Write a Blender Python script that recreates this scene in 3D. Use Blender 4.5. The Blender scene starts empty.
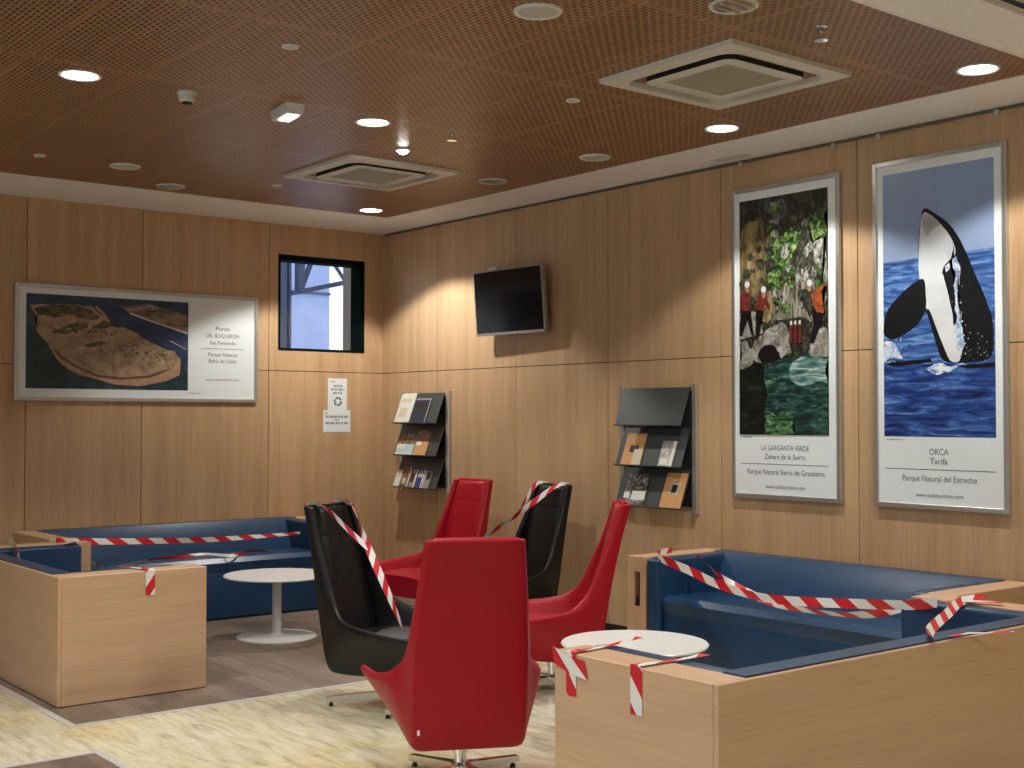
import bpy, bmesh, math, random
from mathutils import Vector, Matrix
random.seed(7)
SC = bpy.context.scene
COL = SC.collection
R = math.radians

# ------------------------------------------------------------------ materials
def new_mat(name):
    m = bpy.data.materials.new(name); m.use_nodes = True
    nt = m.node_tree; b = nt.nodes['Principled BSDF']
    return m, nt, b

def N(nt, kind, **kw):
    n = nt.nodes.new(kind)
    for k, v in kw.items():
        if k in n.inputs: n.inputs[k].default_value = v
        else: setattr(n, k, v)
    return n

def plain(name, col, rough=.5, metal=0., spec=.5, var=.06, scale=30., bump=0.):
    """a colour with a faint grain so that no surface is perfectly flat"""
    m, nt, b = new_mat(name)
    tc = N(nt, 'ShaderNodeTexCoord')
    no = N(nt, 'ShaderNodeTexNoise', Scale=scale, Detail=3.)
    nt.links.new(tc.outputs['Object'], no.inputs['Vector'])
    r = N(nt, 'ShaderNodeValToRGB')
    r.color_ramp.elements[0].position = .3; r.color_ramp.elements[1].position = .7
    r.color_ramp.elements[0].color = [c*(1-var) for c in col] + [1]
    r.color_ramp.elements[1].color = [min(1, c*(1+var)) for c in col] + [1]
    nt.links.new(no.outputs['Fac'], r.inputs['Fac'])
    nt.links.new(r.outputs['Color'], b.inputs['Base Color'])
    b.inputs['Roughness'].default_value = rough
    b.inputs['Metallic'].default_value = metal
    b.inputs['Specular IOR Level'].default_value = spec
    if bump:
        bp = N(nt, 'ShaderNodeBump', Strength=bump, Distance=.002)
        n2 = N(nt, 'ShaderNodeTexNoise', Scale=scale*8, Detail=2.)
        nt.links.new(tc.outputs['Object'], n2.inputs['Vector'])
        nt.links.new(n2.outputs['Fac'], bp.inputs['Height'])
        nt.links.new(bp.outputs['Normal'], b.inputs['Normal'])
    return m

def wood(name, c0, c1, along='Z', rough=.45, fine=90., island=.05):
    m, nt, b = new_mat(name)
    tc = N(nt, 'ShaderNodeTexCoord')
    mp = N(nt, 'ShaderNodeMapping')
    s = {'X': (.04, 1, 1), 'Y': (1, .04, 1), 'Z': (1, 1, .04)}[along]
    mp.inputs['Scale'].default_value = s
    nt.links.new(tc.outputs['Object'], mp.inputs['Vector'])
    n1 = N(nt, 'ShaderNodeTexNoise', Scale=fine, Detail=4., Roughness=.6)
    n2 = N(nt, 'ShaderNodeTexNoise', Scale=fine*.12, Detail=3.)
    for n in (n1, n2): nt.links.new(mp.outputs['Vector'], n.inputs['Vector'])
    mx = N(nt, 'ShaderNodeMath', operation='ADD')
    sc = N(nt, 'ShaderNodeMath', operation='MULTIPLY'); sc.inputs[1].default_value = .5
    nt.links.new(n1.outputs['Fac'], mx.inputs[0]); nt.links.new(n2.outputs['Fac'], mx.inputs[1])
    nt.links.new(mx.outputs[0], sc.inputs[0])
    r = N(nt, 'ShaderNodeValToRGB')
    r.color_ramp.elements[0].position = .36; r.color_ramp.elements[1].position = .66
    r.color_ramp.elements[0].color = list(c0)+[1]; r.color_ramp.elements[1].color = list(c1)+[1]
    nt.links.new(sc.outputs[0], r.inputs['Fac'])
    ge = N(nt, 'ShaderNodeNewGeometry')
    mr = N(nt, 'ShaderNodeMapRange'); mr.inputs['To Min'].default_value = 1-island; mr.inputs['To Max'].default_value = 1+island
    nt.links.new(ge.outputs['Random Per Island'], mr.inputs['Value'])
    hs = N(nt, 'ShaderNodeHueSaturation')
    nt.links.new(mr.outputs['Result'], hs.inputs['Value'])
    nt.links.new(r.outputs['Color'], hs.inputs['Color'])
    nt.links.new(hs.outputs['Color'], b.inputs['Base Color'])
    b.inputs['Roughness'].default_value = rough
    return m

def mottled(name, cols, scale=(10, 10, 10), rough=.5, pos=None, detail=6., dist=0., sub=None):
    """several colours mixed by a noise (photo prints, foliage, water)"""
    m, nt, b = new_mat(name)
    tc = N(nt, 'ShaderNodeTexCoord'); mp = N(nt, 'ShaderNodeMapping')
    mp.inputs['Scale'].default_value = scale
    nt.links.new(tc.outputs['Object'], mp.inputs['Vector'])
    no = N(nt, 'ShaderNodeTexNoise', Scale=1., Detail=detail, Distortion=dist, Roughness=.65)
    nt.links.new(mp.outputs['Vector'], no.inputs['Vector'])
    r = N(nt, 'ShaderNodeValToRGB'); e = r.color_ramp.elements
    k = len(cols)
    ps = pos or [.32+.36*i/(k-1) for i in range(k)]
    e[0].position = ps[0]; e[0].color = list(cols[0])+[1]
    e[1].position = ps[-1]; e[1].color = list(cols[-1])+[1]
    for i in range(1, k-1):
        q = e.new(ps[i]); q.color = list(cols[i])+[1]
    nt.links.new(no.outputs['Fac'], r.inputs['Fac'])
    nt.links.new(r.outputs['Color'], b.inputs['Base Color'])
    b.inputs['Roughness'].default_value = rough
    return m

def emit(name, col, st):
    m, nt, b = new_mat(name)
    b.inputs['Base Color'].default_value = list(col)+[1]
    b.inputs['Emission Color'].default_value = list(col)+[1]
    b.inputs['Emission Strength'].default_value = st
    return m

def glass(name, tint=(1, 1, 1)):
    m, nt, b = new_mat(name); nt.nodes.remove(b)
    out = nt.nodes['Material Output']
    t = N(nt, 'ShaderNodeBsdfTransparent', Color=list(tint)+[1])
    g = N(nt, 'ShaderNodeBsdfGlossy', Roughness=.02)
    f = N(nt, 'ShaderNodeFresnel', IOR=1.45); mx = N(nt, 'ShaderNodeMixShader')
    nt.links.new(f.outputs[0], mx.inputs[0]); nt.links.new(t.outputs[0], mx.inputs[1]); nt.links.new(g.outputs[0], mx.inputs[2])
    nt.links.new(mx.outputs[0], out.inputs['Surface'])
    return m

def tape_mat(name):
    """diagonal red and white bars, along the ribbon's own length (uv)"""
    m, nt, b = new_mat(name)
    uv = N(nt, 'ShaderNodeUVMap', uv_map='UVMap'); sp = N(nt, 'ShaderNodeSeparateXYZ')
    nt.links.new(uv.outputs['UV'], sp.inputs[0])
    mu = N(nt, 'ShaderNodeMath', operation='MULTIPLY_ADD'); mu.inputs[1].default_value = .55
    nt.links.new(sp.outputs['Y'], mu.inputs[0]); nt.links.new(sp.outputs['X'], mu.inputs[2])
    fr = N(nt, 'ShaderNodeMath', operation='FRACT'); nt.links.new(mu.outputs[0], fr.inputs[0])
    lt = N(nt, 'ShaderNodeMath', operation='GREATER_THAN'); lt.inputs[1].default_value = .5
    nt.links.new(fr.outputs[0], lt.inputs[0])
    mx = N(nt, 'ShaderNodeMix', data_type='RGBA')
    mx.inputs[6].default_value = (.62, .015, .025, 1); mx.inputs[7].default_value = (.80, .79, .77, 1)
    nt.links.new(lt.outputs[0], mx.inputs[0]); nt.links.new(mx.outputs[2], b.inputs['Base Color'])
    b.inputs['Roughness'].default_value = .4
    return m

def perforated(name):
    """brown veneer with staggered slots cut in panels with a blank margin"""
    m, nt, b = new_mat(name)
    tc = N(nt, 'ShaderNodeTexCoord'); sp = N(nt, 'ShaderNodeSeparateXYZ')
    nt.links.new(tc.outputs['Object'], sp.inputs[0])
    def M(op, a, c=None, d=None):
        n = N(nt, 'ShaderNodeMath', operation=op)
        for i, v in enumerate((a, c, d)):
            if v is None: continue
            if isinstance(v, (int, float)): n.inputs[i].default_value = v
            else: nt.links.new(v, n.inputs[i])
        return n.outputs[0]
    x, y = sp.outputs['X'], sp.outputs['Y']
    xs = M('DIVIDE', x, .0262)
    col_i = M('FLOOR', xs); fx = M('ABSOLUTE', M('SUBTRACT', M('FRACT', xs), .5))
    st = M('MULTIPLY', M('FLOORED_MODULO', col_i, 2.), .5)
    ys = M('ADD', M('DIVIDE', y, .050), st)
    fy = M('ABSOLUTE', M('SUBTRACT', M('FRACT', ys), .5))
    slot = M('MULTIPLY', M('LESS_THAN', fx, .235), M('LESS_THAN', fy, .31))
    def band(v, off, pitch, half):
        q = M('FRACT', M('DIVIDE', M('ADD', v, off), pitch))
        d = M('ABSOLUTE', M('SUBTRACT', q, .5))
        return M('LESS_THAN', d, .5-half/pitch), M('GREATER_THAN', d, .5-.0025/pitch)
    bx, sx = band(x, 1.69+.577*20, .577, .020)
    by, sy = band(y, 5.12+1.2*20, 1.2, .022)
    slot = M('MULTIPLY', slot, M('MULTIPLY', bx, by))
    dark = M('MAXIMUM', slot, M('MULTIPLY', M('MAXIMUM', sx, sy), .6))
    mp = N(nt, 'ShaderNodeMapping'); mp.inputs['Scale'].default_value = (1, .05, 1)
    nt.links.new(tc.outputs['Object'], mp.inputs['Vector'])
    no = N(nt, 'ShaderNodeTexNoise', Scale=40., Detail=4.)
    nt.links.new(mp.outputs['Vector'], no.inputs['Vector'])
    r = N(nt, 'ShaderNodeValToRGB')
    r.color_ramp.elements[0].position = .3; r.color_ramp.elements[1].position = .7
    r.color_ramp.elements[0].color = CEIL0; r.color_ramp.elements[1].color = CEIL1
    nt.links.new(no.outputs['Fac'], r.inputs['Fac'])
    mx = N(nt, 'ShaderNodeMix', data_type='RGBA'); mx.inputs[7].default_value = (.035, .013, .005, 1)
    nt.links.new(dark, mx.inputs[0]); nt.links.new(r.outputs['Color'], mx.inputs[6])
    nt.links.new(mx.outputs[2], b.inputs['Base Color'])
    b.inputs['Roughness'].default_value = .38
    return m

def marble(name):
    m, nt, b = new_mat(name)
    tc = N(nt, 'ShaderNodeTexCoord'); mp = N(nt, 'ShaderNodeMapping')
    mp.inputs['Rotation'].default_value = (0, 0, R(-9)); mp.inputs['Scale'].default_value = (8.5, 1.6, 1)
    nt.links.new(tc.outputs['Object'], mp.inputs['Vector'])
    n1 = N(nt, 'ShaderNodeTexNoise', Scale=2.0, Detail=9., Distortion=.55, Roughness=.64)
    nt.links.new(mp.outputs['Vector'], n1.inputs['Vector'])
    r = N(nt, 'ShaderNodeValToRGB'); e = r.color_ramp.elements
    e[0].position = .30; e[0].color = (.50, .46, .33, 1)
    e[1].position = .72; e[1].color = (.90, .88, .76, 1)
    q = e.new(.44); q.color = (.72, .68, .50, 1); q = e.new(.54); q.color = (.84, .81, .62, 1)
    nt.links.new(n1.outputs['Fac'], r.inputs['Fac'])
    n2 = N(nt, 'ShaderNodeTexNoise', Scale=1.3, Detail=3.)
    nt.links.new(tc.outputs['Object'], n2.inputs['Vector'])
    r2 = N(nt, 'ShaderNodeValToRGB'); r2.color_ramp.elements[0].position = .5; r2.color_ramp.elements[1].position = .72
    r2.color_ramp.elements[0].color = (1, 1, 1, 1); r2.color_ramp.elements[1].color = (1., .87, .58, 1)
    nt.links.new(n2.outputs['Fac'], r2.inputs['Fac'])
    mx = N(nt, 'ShaderNodeMix', data_type='RGBA', blend_type='MULTIPLY'); mx.inputs[0].default_value = 1
    nt.links.new(r.outputs['Color'], mx.inputs[6]); nt.links.new(r2.outputs['Color'], mx.inputs[7])
    # thin tile joints
    br = N(nt, 'ShaderNodeTexBrick', Scale=1.)
    br.offset = .5; br.inputs['Brick Width'].default_value = .9; br.inputs['Row Height'].default_value = .6
    br.inputs['Mortar Size'].default_value = .003
    br.inputs['Color1'].default_value = (1, 1, 1, 1); br.inputs['Color2'].default_value = (.93, .92, .88, 1); br.inputs['Mortar'].default_value = (.78, .75, .66, 1)
    nt.links.new(tc.outputs['Object'], br.inputs['Vector'])
    m2 = N(nt, 'ShaderNodeMix', data_type='RGBA', blend_type='MULTIPLY'); m2.inputs[0].default_value = 1
    nt.links.new(mx.outputs[2], m2.inputs[6]); nt.links.new(br.outputs['Color'], m2.inputs[7])
    nt.links.new(m2.outputs[2], b.inputs['Base Color'])
    b.inputs['Roughness'].default_value = .16
    return m

def planks(name):
    m, nt, b = new_mat(name)
    tc = N(nt, 'ShaderNodeTexCoord'); mp = N(nt, 'ShaderNodeMapping')
    mp.inputs['Rotation'].default_value = (0, 0, R(90))
    nt.links.new(tc.outputs['Object'], mp.inputs['Vector'])
    br = N(nt, 'ShaderNodeTexBrick', Scale=1.)
    br.offset = .37; br.inputs['Brick Width'].default_value = 1.1; br.inputs['Row Height'].default_value = .15
    br.inputs['Mortar Size'].default_value = .002; br.inputs['Bias'].default_value = 0.
    br.inputs['Color1'].default_value = (.165, .125, .098, 1); br.inputs['Color2'].default_value = (.275, .218, .172, 1); br.inputs['Mortar'].default_value = (.09, .065, .05, 1)
    nt.links.new(mp.outputs['Vector'], br.inputs['Vector'])
    m2 = N(nt, 'ShaderNodeMapping'); m2.inputs['Scale'].default_value = (1, .06, 1)
    nt.links.new(tc.outputs['Object'], m2.inputs['Vector'])
    no = N(nt, 'ShaderNodeTexNoise', Scale=45., Detail=5.)
    nt.links.new(m2.outputs['Vector'], no.inputs['Vector'])
    r = N(nt, 'ShaderNodeValToRGB'); r.color_ramp.elements[0].position = .3; r.color_ramp.elements[1].position = .7
    r.color_ramp.elements[0].color = (.72, .72, .72, 1); r.color_ramp.elements[1].color = (1.15, 1.12, 1.1, 1)
    nt.links.new(no.outputs['Fac'], r.inputs['Fac'])
    mx = N(nt, 'ShaderNodeMix', data_type='RGBA', blend_type='MULTIPLY'); mx.inputs[0].default_value = 1
    nt.links.new(br.outputs['Color'], mx.inputs[6]); nt.links.new(r.outputs['Color'], mx.inputs[7])
    nt.links.new(mx.outputs[2], b.inputs['Base Color'])
    b.inputs['Roughness'].default_value = .42
    return m

CEIL0 = (.30, .158, .074, 1); CEIL1 = (.40, .222, .112, 1)
MT = {}
MT['panel'] = wood('oak_wall_panel', (.45, .285, .152), (.60, .400, .228), 'Z', .42, 80., .05)
MT['groove'] = plain('panel_groove', (.06, .032, .015), .8)
MT['ceil'] = perforated('perforated_veneer')
MT['white'] = plain('white_paint', (.90, .885, .84), .7)
MT['marble'] = marble('cream_marble')
MT['planks'] = planks('brown_vinyl_planks')
MT['beechX'] = wood('beech_board', (.55, .350, .212), (.68, .453, .286), 'X', .38, 60., .03)
MT['beechY'] = wood('beech_board_lengthwise', (.55, .350, .212), (.68, .453, .286), 'Y', .38, 60., .03)
MT['blue'] = plain('navy_leatherette', (.010, .049, .122), .34, bump=.12, var=.1, scale=8)
MT['red'] = plain('red_leather', (.37, .004, .015), .45, spec=.3, var=.05, scale=10, bump=.06)
MT['black'] = plain('black_leather', (.0055, .006, .0065), .42, spec=.3, var=.1, scale=10, bump=.06)
MT['blackp'] = plain('black_plastic', (.012, .012, .013), .4)
MT['plinth'] = plain('black_plinth', (.012, .011, .010), .5)
MT['chrome'] = plain('polished_steel', (.75, .75, .76), .13, 1., var=.02)
MT['alu'] = plain('brushed_aluminium', (.62, .62, .60), .34, .85, var=.04, scale=60)
MT['strip'] = plain('aluminium_floor_strip', (.66, .66, .65), .4, .15)
MT['tabletop'] = plain('white_laminate', (.82, .83, .82), .28, var=.01)
MT['tableleg'] = plain('white_metal_paint', (.72, .74, .74), .32, var=.02)
MT['paper'] = plain('poster_paper', (.78, .84, .85), .45, var=.01)
MT['ink'] = plain('grey_ink', (.13, .14, .15), .6)
MT['tape'] = tape_mat('barrier_tape')
MT['acwhite'] = plain('cream_plastic', (.66, .64, .56), .45, var=.02)
MT['acgrille'] = plain('beige_grille', (.52, .49, .39), .6, var=.05)
MT['slot'] = plain('dark_slot', (.008, .008, .008), .7)
MT['ringwhite'] = plain('white_plastic', (.70, .70, .66), .4, var=.02)
MT['lamp'] = emit('lit_diffuser', (1, .95, .86), 14.)
MT['lampdim'] = emit('emergency_diffuser', (.95, 1, .97), 1.6)
MT['offlamp'] = plain('frosted_diffuser_off', (.55, .54, .47), .4)
MT['reflector'] = plain('mirror_reflector', (.7, .7, .68), .15, 1.)
MT['brass'] = plain('brass', (.45, .33, .14), .3, 1.)
MT['rackgrey'] = plain('slate_grey_metal', (.055, .065, .067), .45, .2)
MT['rackback'] = plain('dark_rack_back', (.015, .016, .018), .6)
MT['screen'] = plain('switched_off_screen', (.004, .004, .006), .12, var=.02)
MT['bezel'] = plain('silver_bezel', (.42, .41, .40), .35, .7)
MT['green'] = plain('dark_green_frame', (.002, .010, .007), .8, spec=.05)
MT['glass'] = glass('window_glass')
MT['tag'] = plain('white_tag', (.8, .8, .78), .5)

# ------------------------------------------------------------------ mesh helpers
def box(bm, x0, x1, y0, y1, z0, z1, bev=0., seg=2, mi=0):
    r = bmesh.ops.create_cube(bm, size=1.)
    vs = r['verts']
    for v in vs:
        v.co = Vector((x0 if v.co.x < 0 else x1, y0 if v.co.y < 0 else y1, z0 if v.co.z < 0 else z1))
    fs = set(f for v in vs for f in v.link_faces)
    for f in fs: f.material_index = mi
    if bev:
        es = list(set(e for v in vs for e in v.link_edges))
        rr = bmesh.ops.bevel(bm, geom=es, offset=bev, segments=seg, profile=.5, affect='EDGES')
        for f in rr['faces']: f.material_index = mi
    return bm

def lathe(bm, prof, c=(0, 0, 0), seg=40, mi=0, axis=None):
    """revolve [(r, z), ...] about the vertical through c"""
    rings = []
    for r, z in prof:
        if r < 1e-6:
            rings.append([bm.verts.new((c[0], c[1], c[2]+z))])
        else:
            rings.append([bm.verts.new((c[0]+r*math.cos(2*math.pi*k/seg), c[1]+r*math.sin(2*math.pi*k/seg), c[2]+z)) for k in range(seg)])
    for a, b in zip(rings, rings[1:]):
        for k in range(seg):
            k2 = (k+1) % seg
            if len(a) == 1 and len(b) == 1: continue
            if len(a) == 1: f = bm.faces.new((a[0], b[k], b[k2]))
            elif len(b) == 1: f = bm.faces.new((a[k], b[0], a[k2]))
            else: f = bm.faces.new((a[k], b[k], b[k2], a[k2]))
            f.material_index = mi
    return bm

def poly(bm, pts3, mi=0):
    f = bm.faces.new([bm.verts.new(p) for p in pts3]); f.material_index = mi
    return f

def loft(bm, sections, mi=0, cap=True, bev=0., seg=3):
    rings = [[bm.verts.new(p) for p in s] for s in sections]
    n = len(rings[0]); new = []
    for a, b in zip(rings, rings[1:]):
        for k in range(n):
            new.append(bm.faces.new((a[k], a[(k+1) % n], b[(k+1) % n], b[k])))
    if cap:
        new.append(bm.faces.new(list(reversed(rings[0])))); new.append(bm.faces.new(rings[-1]))
    for f in new: f.material_index = mi
    if bev:
        es = set()
        for f in new:
            for e in f.edges:
                if len(e.link_faces) == 2 and e.calc_face_angle(0) > .35: es.add(e)
        r = bmesh.ops.bevel(bm, geom=list(es), offset=bev, segments=seg, profile=.5, affect='EDGES')
        for f in r['faces']: f.material_index = mi
    return bm

def bar(bm, a, b, w, t, mi=0, up=(0, 0, 1)):
    a, b = Vector(a), Vector(b); d = (b-a).normalized(); u = Vector(up)
    s = d.cross(u).normalized(); u = s.cross(d)
    s *= w/2; u *= t/2
    return loft(bm, [[a-s-u, a+s-u, a+s+u, a-s+u], [b-s-u, b+s-u, b+s+u, b-s+u]], mi)

MW = {}
def link(name, bm, mats, parent=None, world=False, smooth=True, angle=35):
    bmesh.ops.recalc_face_normals(bm, faces=bm.faces)
    bm.normal_update()
    if smooth:
        for f in bm.faces: f.smooth = True
        for e in bm.edges:
            if len(e.link_faces) == 2 and e.calc_face_angle(0) > R(angle): e.smooth = False
    if world and parent is not None:
        bm.transform(MW[parent.name].inverted())
    me = bpy.data.meshes.new(name); bm.to_mesh(me); bm.free()
    for m in (mats if isinstance(mats, (list, tuple)) else [mats]): me.materials.append(m)
    o = bpy.data.objects.new(name, me); COL.objects.link(o)
    if parent is not None: o.parent = parent; MW[o.name] = MW[parent.name].copy()
    return o

def tag(o, label, cat, group=None):
    o['label'] = label; o['category'] = cat
    if group: o['group'] = group
    return o
def thing(name, label, cat, loc=(0, 0, 0), rz=0., group=None):
    o = bpy.data.objects.new(name, None); COL.objects.link(o)
    o.empty_display_size = .1
    o.location = loc; o.rotation_euler = (0, 0, rz)
    MW[o.name] = Matrix.Translation(Vector(loc)) @ Matrix.Rotation(rz, 4, 'Z')
    return tag(o, label, cat, group)
def struct(name, bm, mats, smooth=False):
    o = link(name, bm, mats, None, smooth=smooth); MW[o.name] = Matrix()
    o["kind"] = "structure"
    return o
def copy_tree(o, parent=None):
    c = o.copy(); COL.objects.link(c)
    if parent is not None: c.parent = parent
    for ch in list(o.children): copy_tree(ch, c)
    return c
def BM(): return bmesh.new()

WALL_X = Matrix(((0, 0, -1, 0), (-1, 0, 0, 0), (0, 1, 0, 0), (0, 0, 0, 1)))      # writing on the right wall
WALL_Y = Matrix(((1, 0, 0, 0), (0, 0, -1, 0), (0, 1, 0, 0), (0, 0, 0, 1)))       # writing on the back wall
def text_bm(bm, s, size, mat4, mi=0, align='CENTER', fit=None):
    cu = bpy.data.curves.new('lettering', 'FONT'); cu.body = s; cu.size = size
    cu.align_x = align; cu.align_y = 'CENTER'; cu.extrude = 0.0; cu.resolution_u = 3
    o = bpy.data.objects.new('lettering', cu); COL.objects.link(o)
    dg = bpy.context.evaluated_depsgraph_get()
    me = bpy.data.meshes.new_from_object(o.evaluated_get(dg))
    w = max(v.co.x for v in me.vertices)-min(v.co.x for v in me.vertices)
    k = fit/w if fit else 1.
    me.transform(mat4 @ Matrix.Diagonal((k, 1, 1, 1)))
    t = bmesh.new(); t.from_mesh(me)
    for f in t.faces: f.material_index = mi
    t.to_mesh(me); t.free()
    bm.from_mesh(me)
    bpy.data.objects.remove(o); bpy.data.curves.remove(cu); bpy.data.meshes.remove(me)

# ------------------------------------------------------------------ the room
HC, HS = 3.336, 2.018
XL, YF = -9.6, -13.0
bm = BM(); box(bm, XL, .2, YF, .2, -.12, 0); struct('floor', bm, MT['marble'])
# vinyl inlays flush in the marble (1 mm proud), each with its aluminium edge
bm = BM(); box(bm, -4.17, -.012, -3.50, -.012, -.02, .0015); o = struct('floor_vinyl', bm, MT['planks'])
bm = BM(); box(bm, XL, -4.28, -9.0, -4.10, -.02, .0015); o = struct('floor_vinyl', bm, MT['planks'])
bm = BM(); box(bm, -4.20, -4.16, -3.53, -.012, -.01, .004); box(bm, -4.16, -.012, -3.53, -3.495, -.01, .004); struct('trim_1', bm, MT['strip'])
bm = BM(); box(bm, -4.285, -4.245, -9.0, -4.07, -.01, .004); box(bm, XL, -4.285, -4.105, -4.07, -.01, .004); struct('trim_2', bm, MT['strip'])

def panel_wall(name, axis, cuts, lo, hi, hole=None):
    """oak panels 14 mm thick on a dark backing, 5 mm joints"""
    bm = BM(); g = .003
    def put(a0, a1, z0, z1, d0, d1, mi, bev=0.):
        if axis == 'y': box(bm, a0, a1, d0, d1, z0, z1, bev, 1, mi)
        else: box(bm, d0, d1, a0, a1, z0, z1, bev, 1, mi)
    ed = [hi] + cuts + [lo]
    for a1, a0 in zip(ed, ed[1:]):
        for z0, z1 in ((0, HS), (HS, HC-.001)):
            if hole and a0 < hole[0] and a1 > hole[1] and z1 > HS+.1:
                h0, h1, h2, h3 = hole
                put(a0+g, h0, z0+g, z1, 0, .014, 0); put(h1, a1-g, z0+g, z1, 0, .014, 0)
                put(h0, h1, z0+g, h2, 0, .014, 0); put(h0, h1, h3, z1, 0, .014, 0)
            else: put(a0+g, a1-g, z0+g, z1-(g if z1 < 3 else 0), 0, .014, 0)
    if hole:
        h0, h1, h2, h3 = hole
        put(lo, h0, 0, HC, .014, .2, 1); put(h1, hi, 0, HC, .014, .2, 1); put(h0, h1, 0, h2, .014, .2, 1); put(h0, h1, h3, HC, .014, .2, 1)
    else: put(lo, hi, 0, HC, .014, .2, 1)
    return struct(name, bm, [MT['panel'], MT['groove']])
WIN = (-1.124, -.222, 2.203, 3.066)
wb = panel_wall('wall_back', 'y', [-1.215, -2.385, -3.33, -4.5, -5.67, -6.84, -8.0], XL, 0, WIN)
panel_wall('wall_right', 'x', [-.85, -1.975, -3.083, -4.215, -5.335, -6.46, -7.58, -8.7, -9.8, -10.9], YF, .080)
bm = BM(); box(bm, XL, 0, YF-.2, YF, 0, HC); struct('wall_front', bm, MT['white'])
G0, G1, G2, G3 = -11.5, -3.5, .25, 2.9      # the glazed front of the hall, on the left
bm = BM()
box(bm, XL-.2, XL, YF, G0, 0, HC); box(bm, XL-.2, XL, G1, 0, 0, HC); box(bm, XL-.2, XL, G0, G1, 0, G2); box(bm, XL-.2, XL, G0, G1, G3, HC)
struct('wall_left', bm, MT['white'])
bm = BM()
for k in range(6):
    y = G0+(G1-G0)*k/5; box(bm, XL-.12, XL-.06, y-.035, y+.035, G2, G3)
box(bm, XL-.12, XL-.06, G0, G1, G2, G2+.07); box(bm, XL-.12, XL-.06, G0, G1, G3-.07, G3)
w2 = struct('window_2', bm, MT['alu'])
bm = BM(); box(bm, XL-.095, XL-.085, G0, G1, G2, G3); o = link('pane', bm, MT['glass'], w2)
bm = BM(); box(bm, -.010, 0, YF, -.0, 0, .06); o = struct('baseboard_right', bm, MT['plinth'])
bm = BM(); box(bm, XL, -.01, -.010, 0, 0, .06); bb = struct('baseboard_back', bm, MT['plinth'])

# ceiling: perforated veneer with a white border, white beyond the edge
WB, WR, YE = .842, .526, -6.90
bm = BM()
box(bm, XL, -WR, YE, -WB, HC, HC+.1, mi=0)
box(bm, XL, .2, -WB, .2, HC, HC+.1, mi=1); box(bm, -WR, .2, YE, -WB, HC, HC+.1, mi=1); box(bm, XL, .2, YF, YE, HC, HC+.1, mi=1)
struct('ceiling', bm, [MT['ceil'], MT['white']])
bm = BM()
box(bm, XL, -WR+.004, -WB-.008, -WB+.006, HC-.004, HC+.02); box(bm, -WR-.006, -WR+.008, YE, -WB, HC-.004, HC+.02); box(bm, XL, -WR+.008, YE-.006, YE+.008, HC-.004, HC+.02)
struct('trim_3', bm, MT['white'])

# the small window high in the back wall
bm = BM(); a0, a1, b0, b1 = WIN
t = .022
box(bm, a0, a0+t, -.004, .17, b0, b1); box(bm, a1-.045, a1, -.004, .17, b0, b1); box(bm, a0+t, a1-.045, -.004, .17, b0, b0+t); box(bm, a0+t, a1-.045, -.004, .17, b1-.05, b1)
w1 = struct('window_1', bm, MT['green'])
bm = BM(); box(bm, a0+.02, a1-.045, .150, .156, b0+.02, b1-.04); link('pane', bm, MT['glass'], w1)

BACK = .055      # face of the back wall
for q in (wb, bb, w1): q.location.y = BACK; q.location.x = .025
# what is seen through it
MT['facade'] = plain('pale_blue_render', (.36, .46, .78), .8, scale=4)
MT['steel'] = plain('blue_grey_steel', (.07, .10, .20), .5)
MT['grey'] = plain('grey_concrete', (.17, .145, .12), .8, scale=6)
MT['leaf'] = mottled('sunlit_leaves', [(.10, .16, .08), (.35, .40, .30), (.75, .78, .75)], (9, 9, 9), .7)
fa = thing('exterior_building', 'pale blue rendered building outside the small high window', 'building', (1.3, 4.2, 0))
bm = BM(); box(bm, -2.0, 1.74, 4.0, 4.4, 0, 6.); link('facade', bm, MT['facade'], fa, True)
bm = BM(); box(bm, -2.0, 1.74, 3.97, 4.0, 3.16, 3.19); link('facade_ledge', bm, MT['steel'], fa, True)
st = thing('exterior_truss', 'blue grey steel posts and braces seen through the small high window', 'truss', (.2, 2, 0))
bm = BM(); box(bm, .165, .235, 1.95, 2.05, 2.95, 4.5); link('post', bm, MT['steel'], st, True)
bm = BM(); box(bm, -.09, .045, 2., 2.1, 0., 4.5); box(bm, .075, .10, 2., 2.1, 0., 4.5); link('post', bm, MT['steel'], st, True)
bm = BM(); bar(bm, (.10, 2, 2.935), (.95, 2, 3.14), .05, .05); link('beam', bm, MT['steel'], st, True)
bm = BM(); bar(bm, (.21, 2, 2.97), (.39, 2, 3.42), .045, .045); link('brace', bm, MT['steel'], st, True)
bm = BM(); bar(bm, (.52, 2, 3.42), (.80, 2, 3.07), .03, .03); link('brace', bm, MT['steel'], st, True)
bm = BM(); box(bm, .50, .9, 1.3, 1.6, 0, 4.5)
tag(link('concrete_pillar', bm, MT['grey']), 'grey concrete pillar at the right of the small high window view', 'pillar')
bm = BM()
for k in range(90):
    c = Vector((1.83+random.uniform(-.10, .14), 4.7+random.uniform(-.2, .2), 2.2+random.random()*.78)); s = random.uniform(.02, .05)
    n = Vector((random.gauss(0, 1), random.gauss(0, 1), random.gauss(0, 1))).normalized(); a = n.orthogonal().normalized(); b = n.cross(a)
    poly(bm, [c-a*s, c-b*s*.5, c+a*s, c+b*s*.5])
tr = thing('tree', 'small leafy tree beside the pale blue building outside the window', 'tree', (1.83, 4.7, 0))
link('foliage', bm, MT['leaf'], tr, True, smooth=False)
bm = BM(); lathe(bm, [(.04, 0), (.03, 1.5), (.012, 2.7)], (1.83, 4.7, 0), 8); link('trunk', bm, MT['grey'], tr, True)

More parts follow.
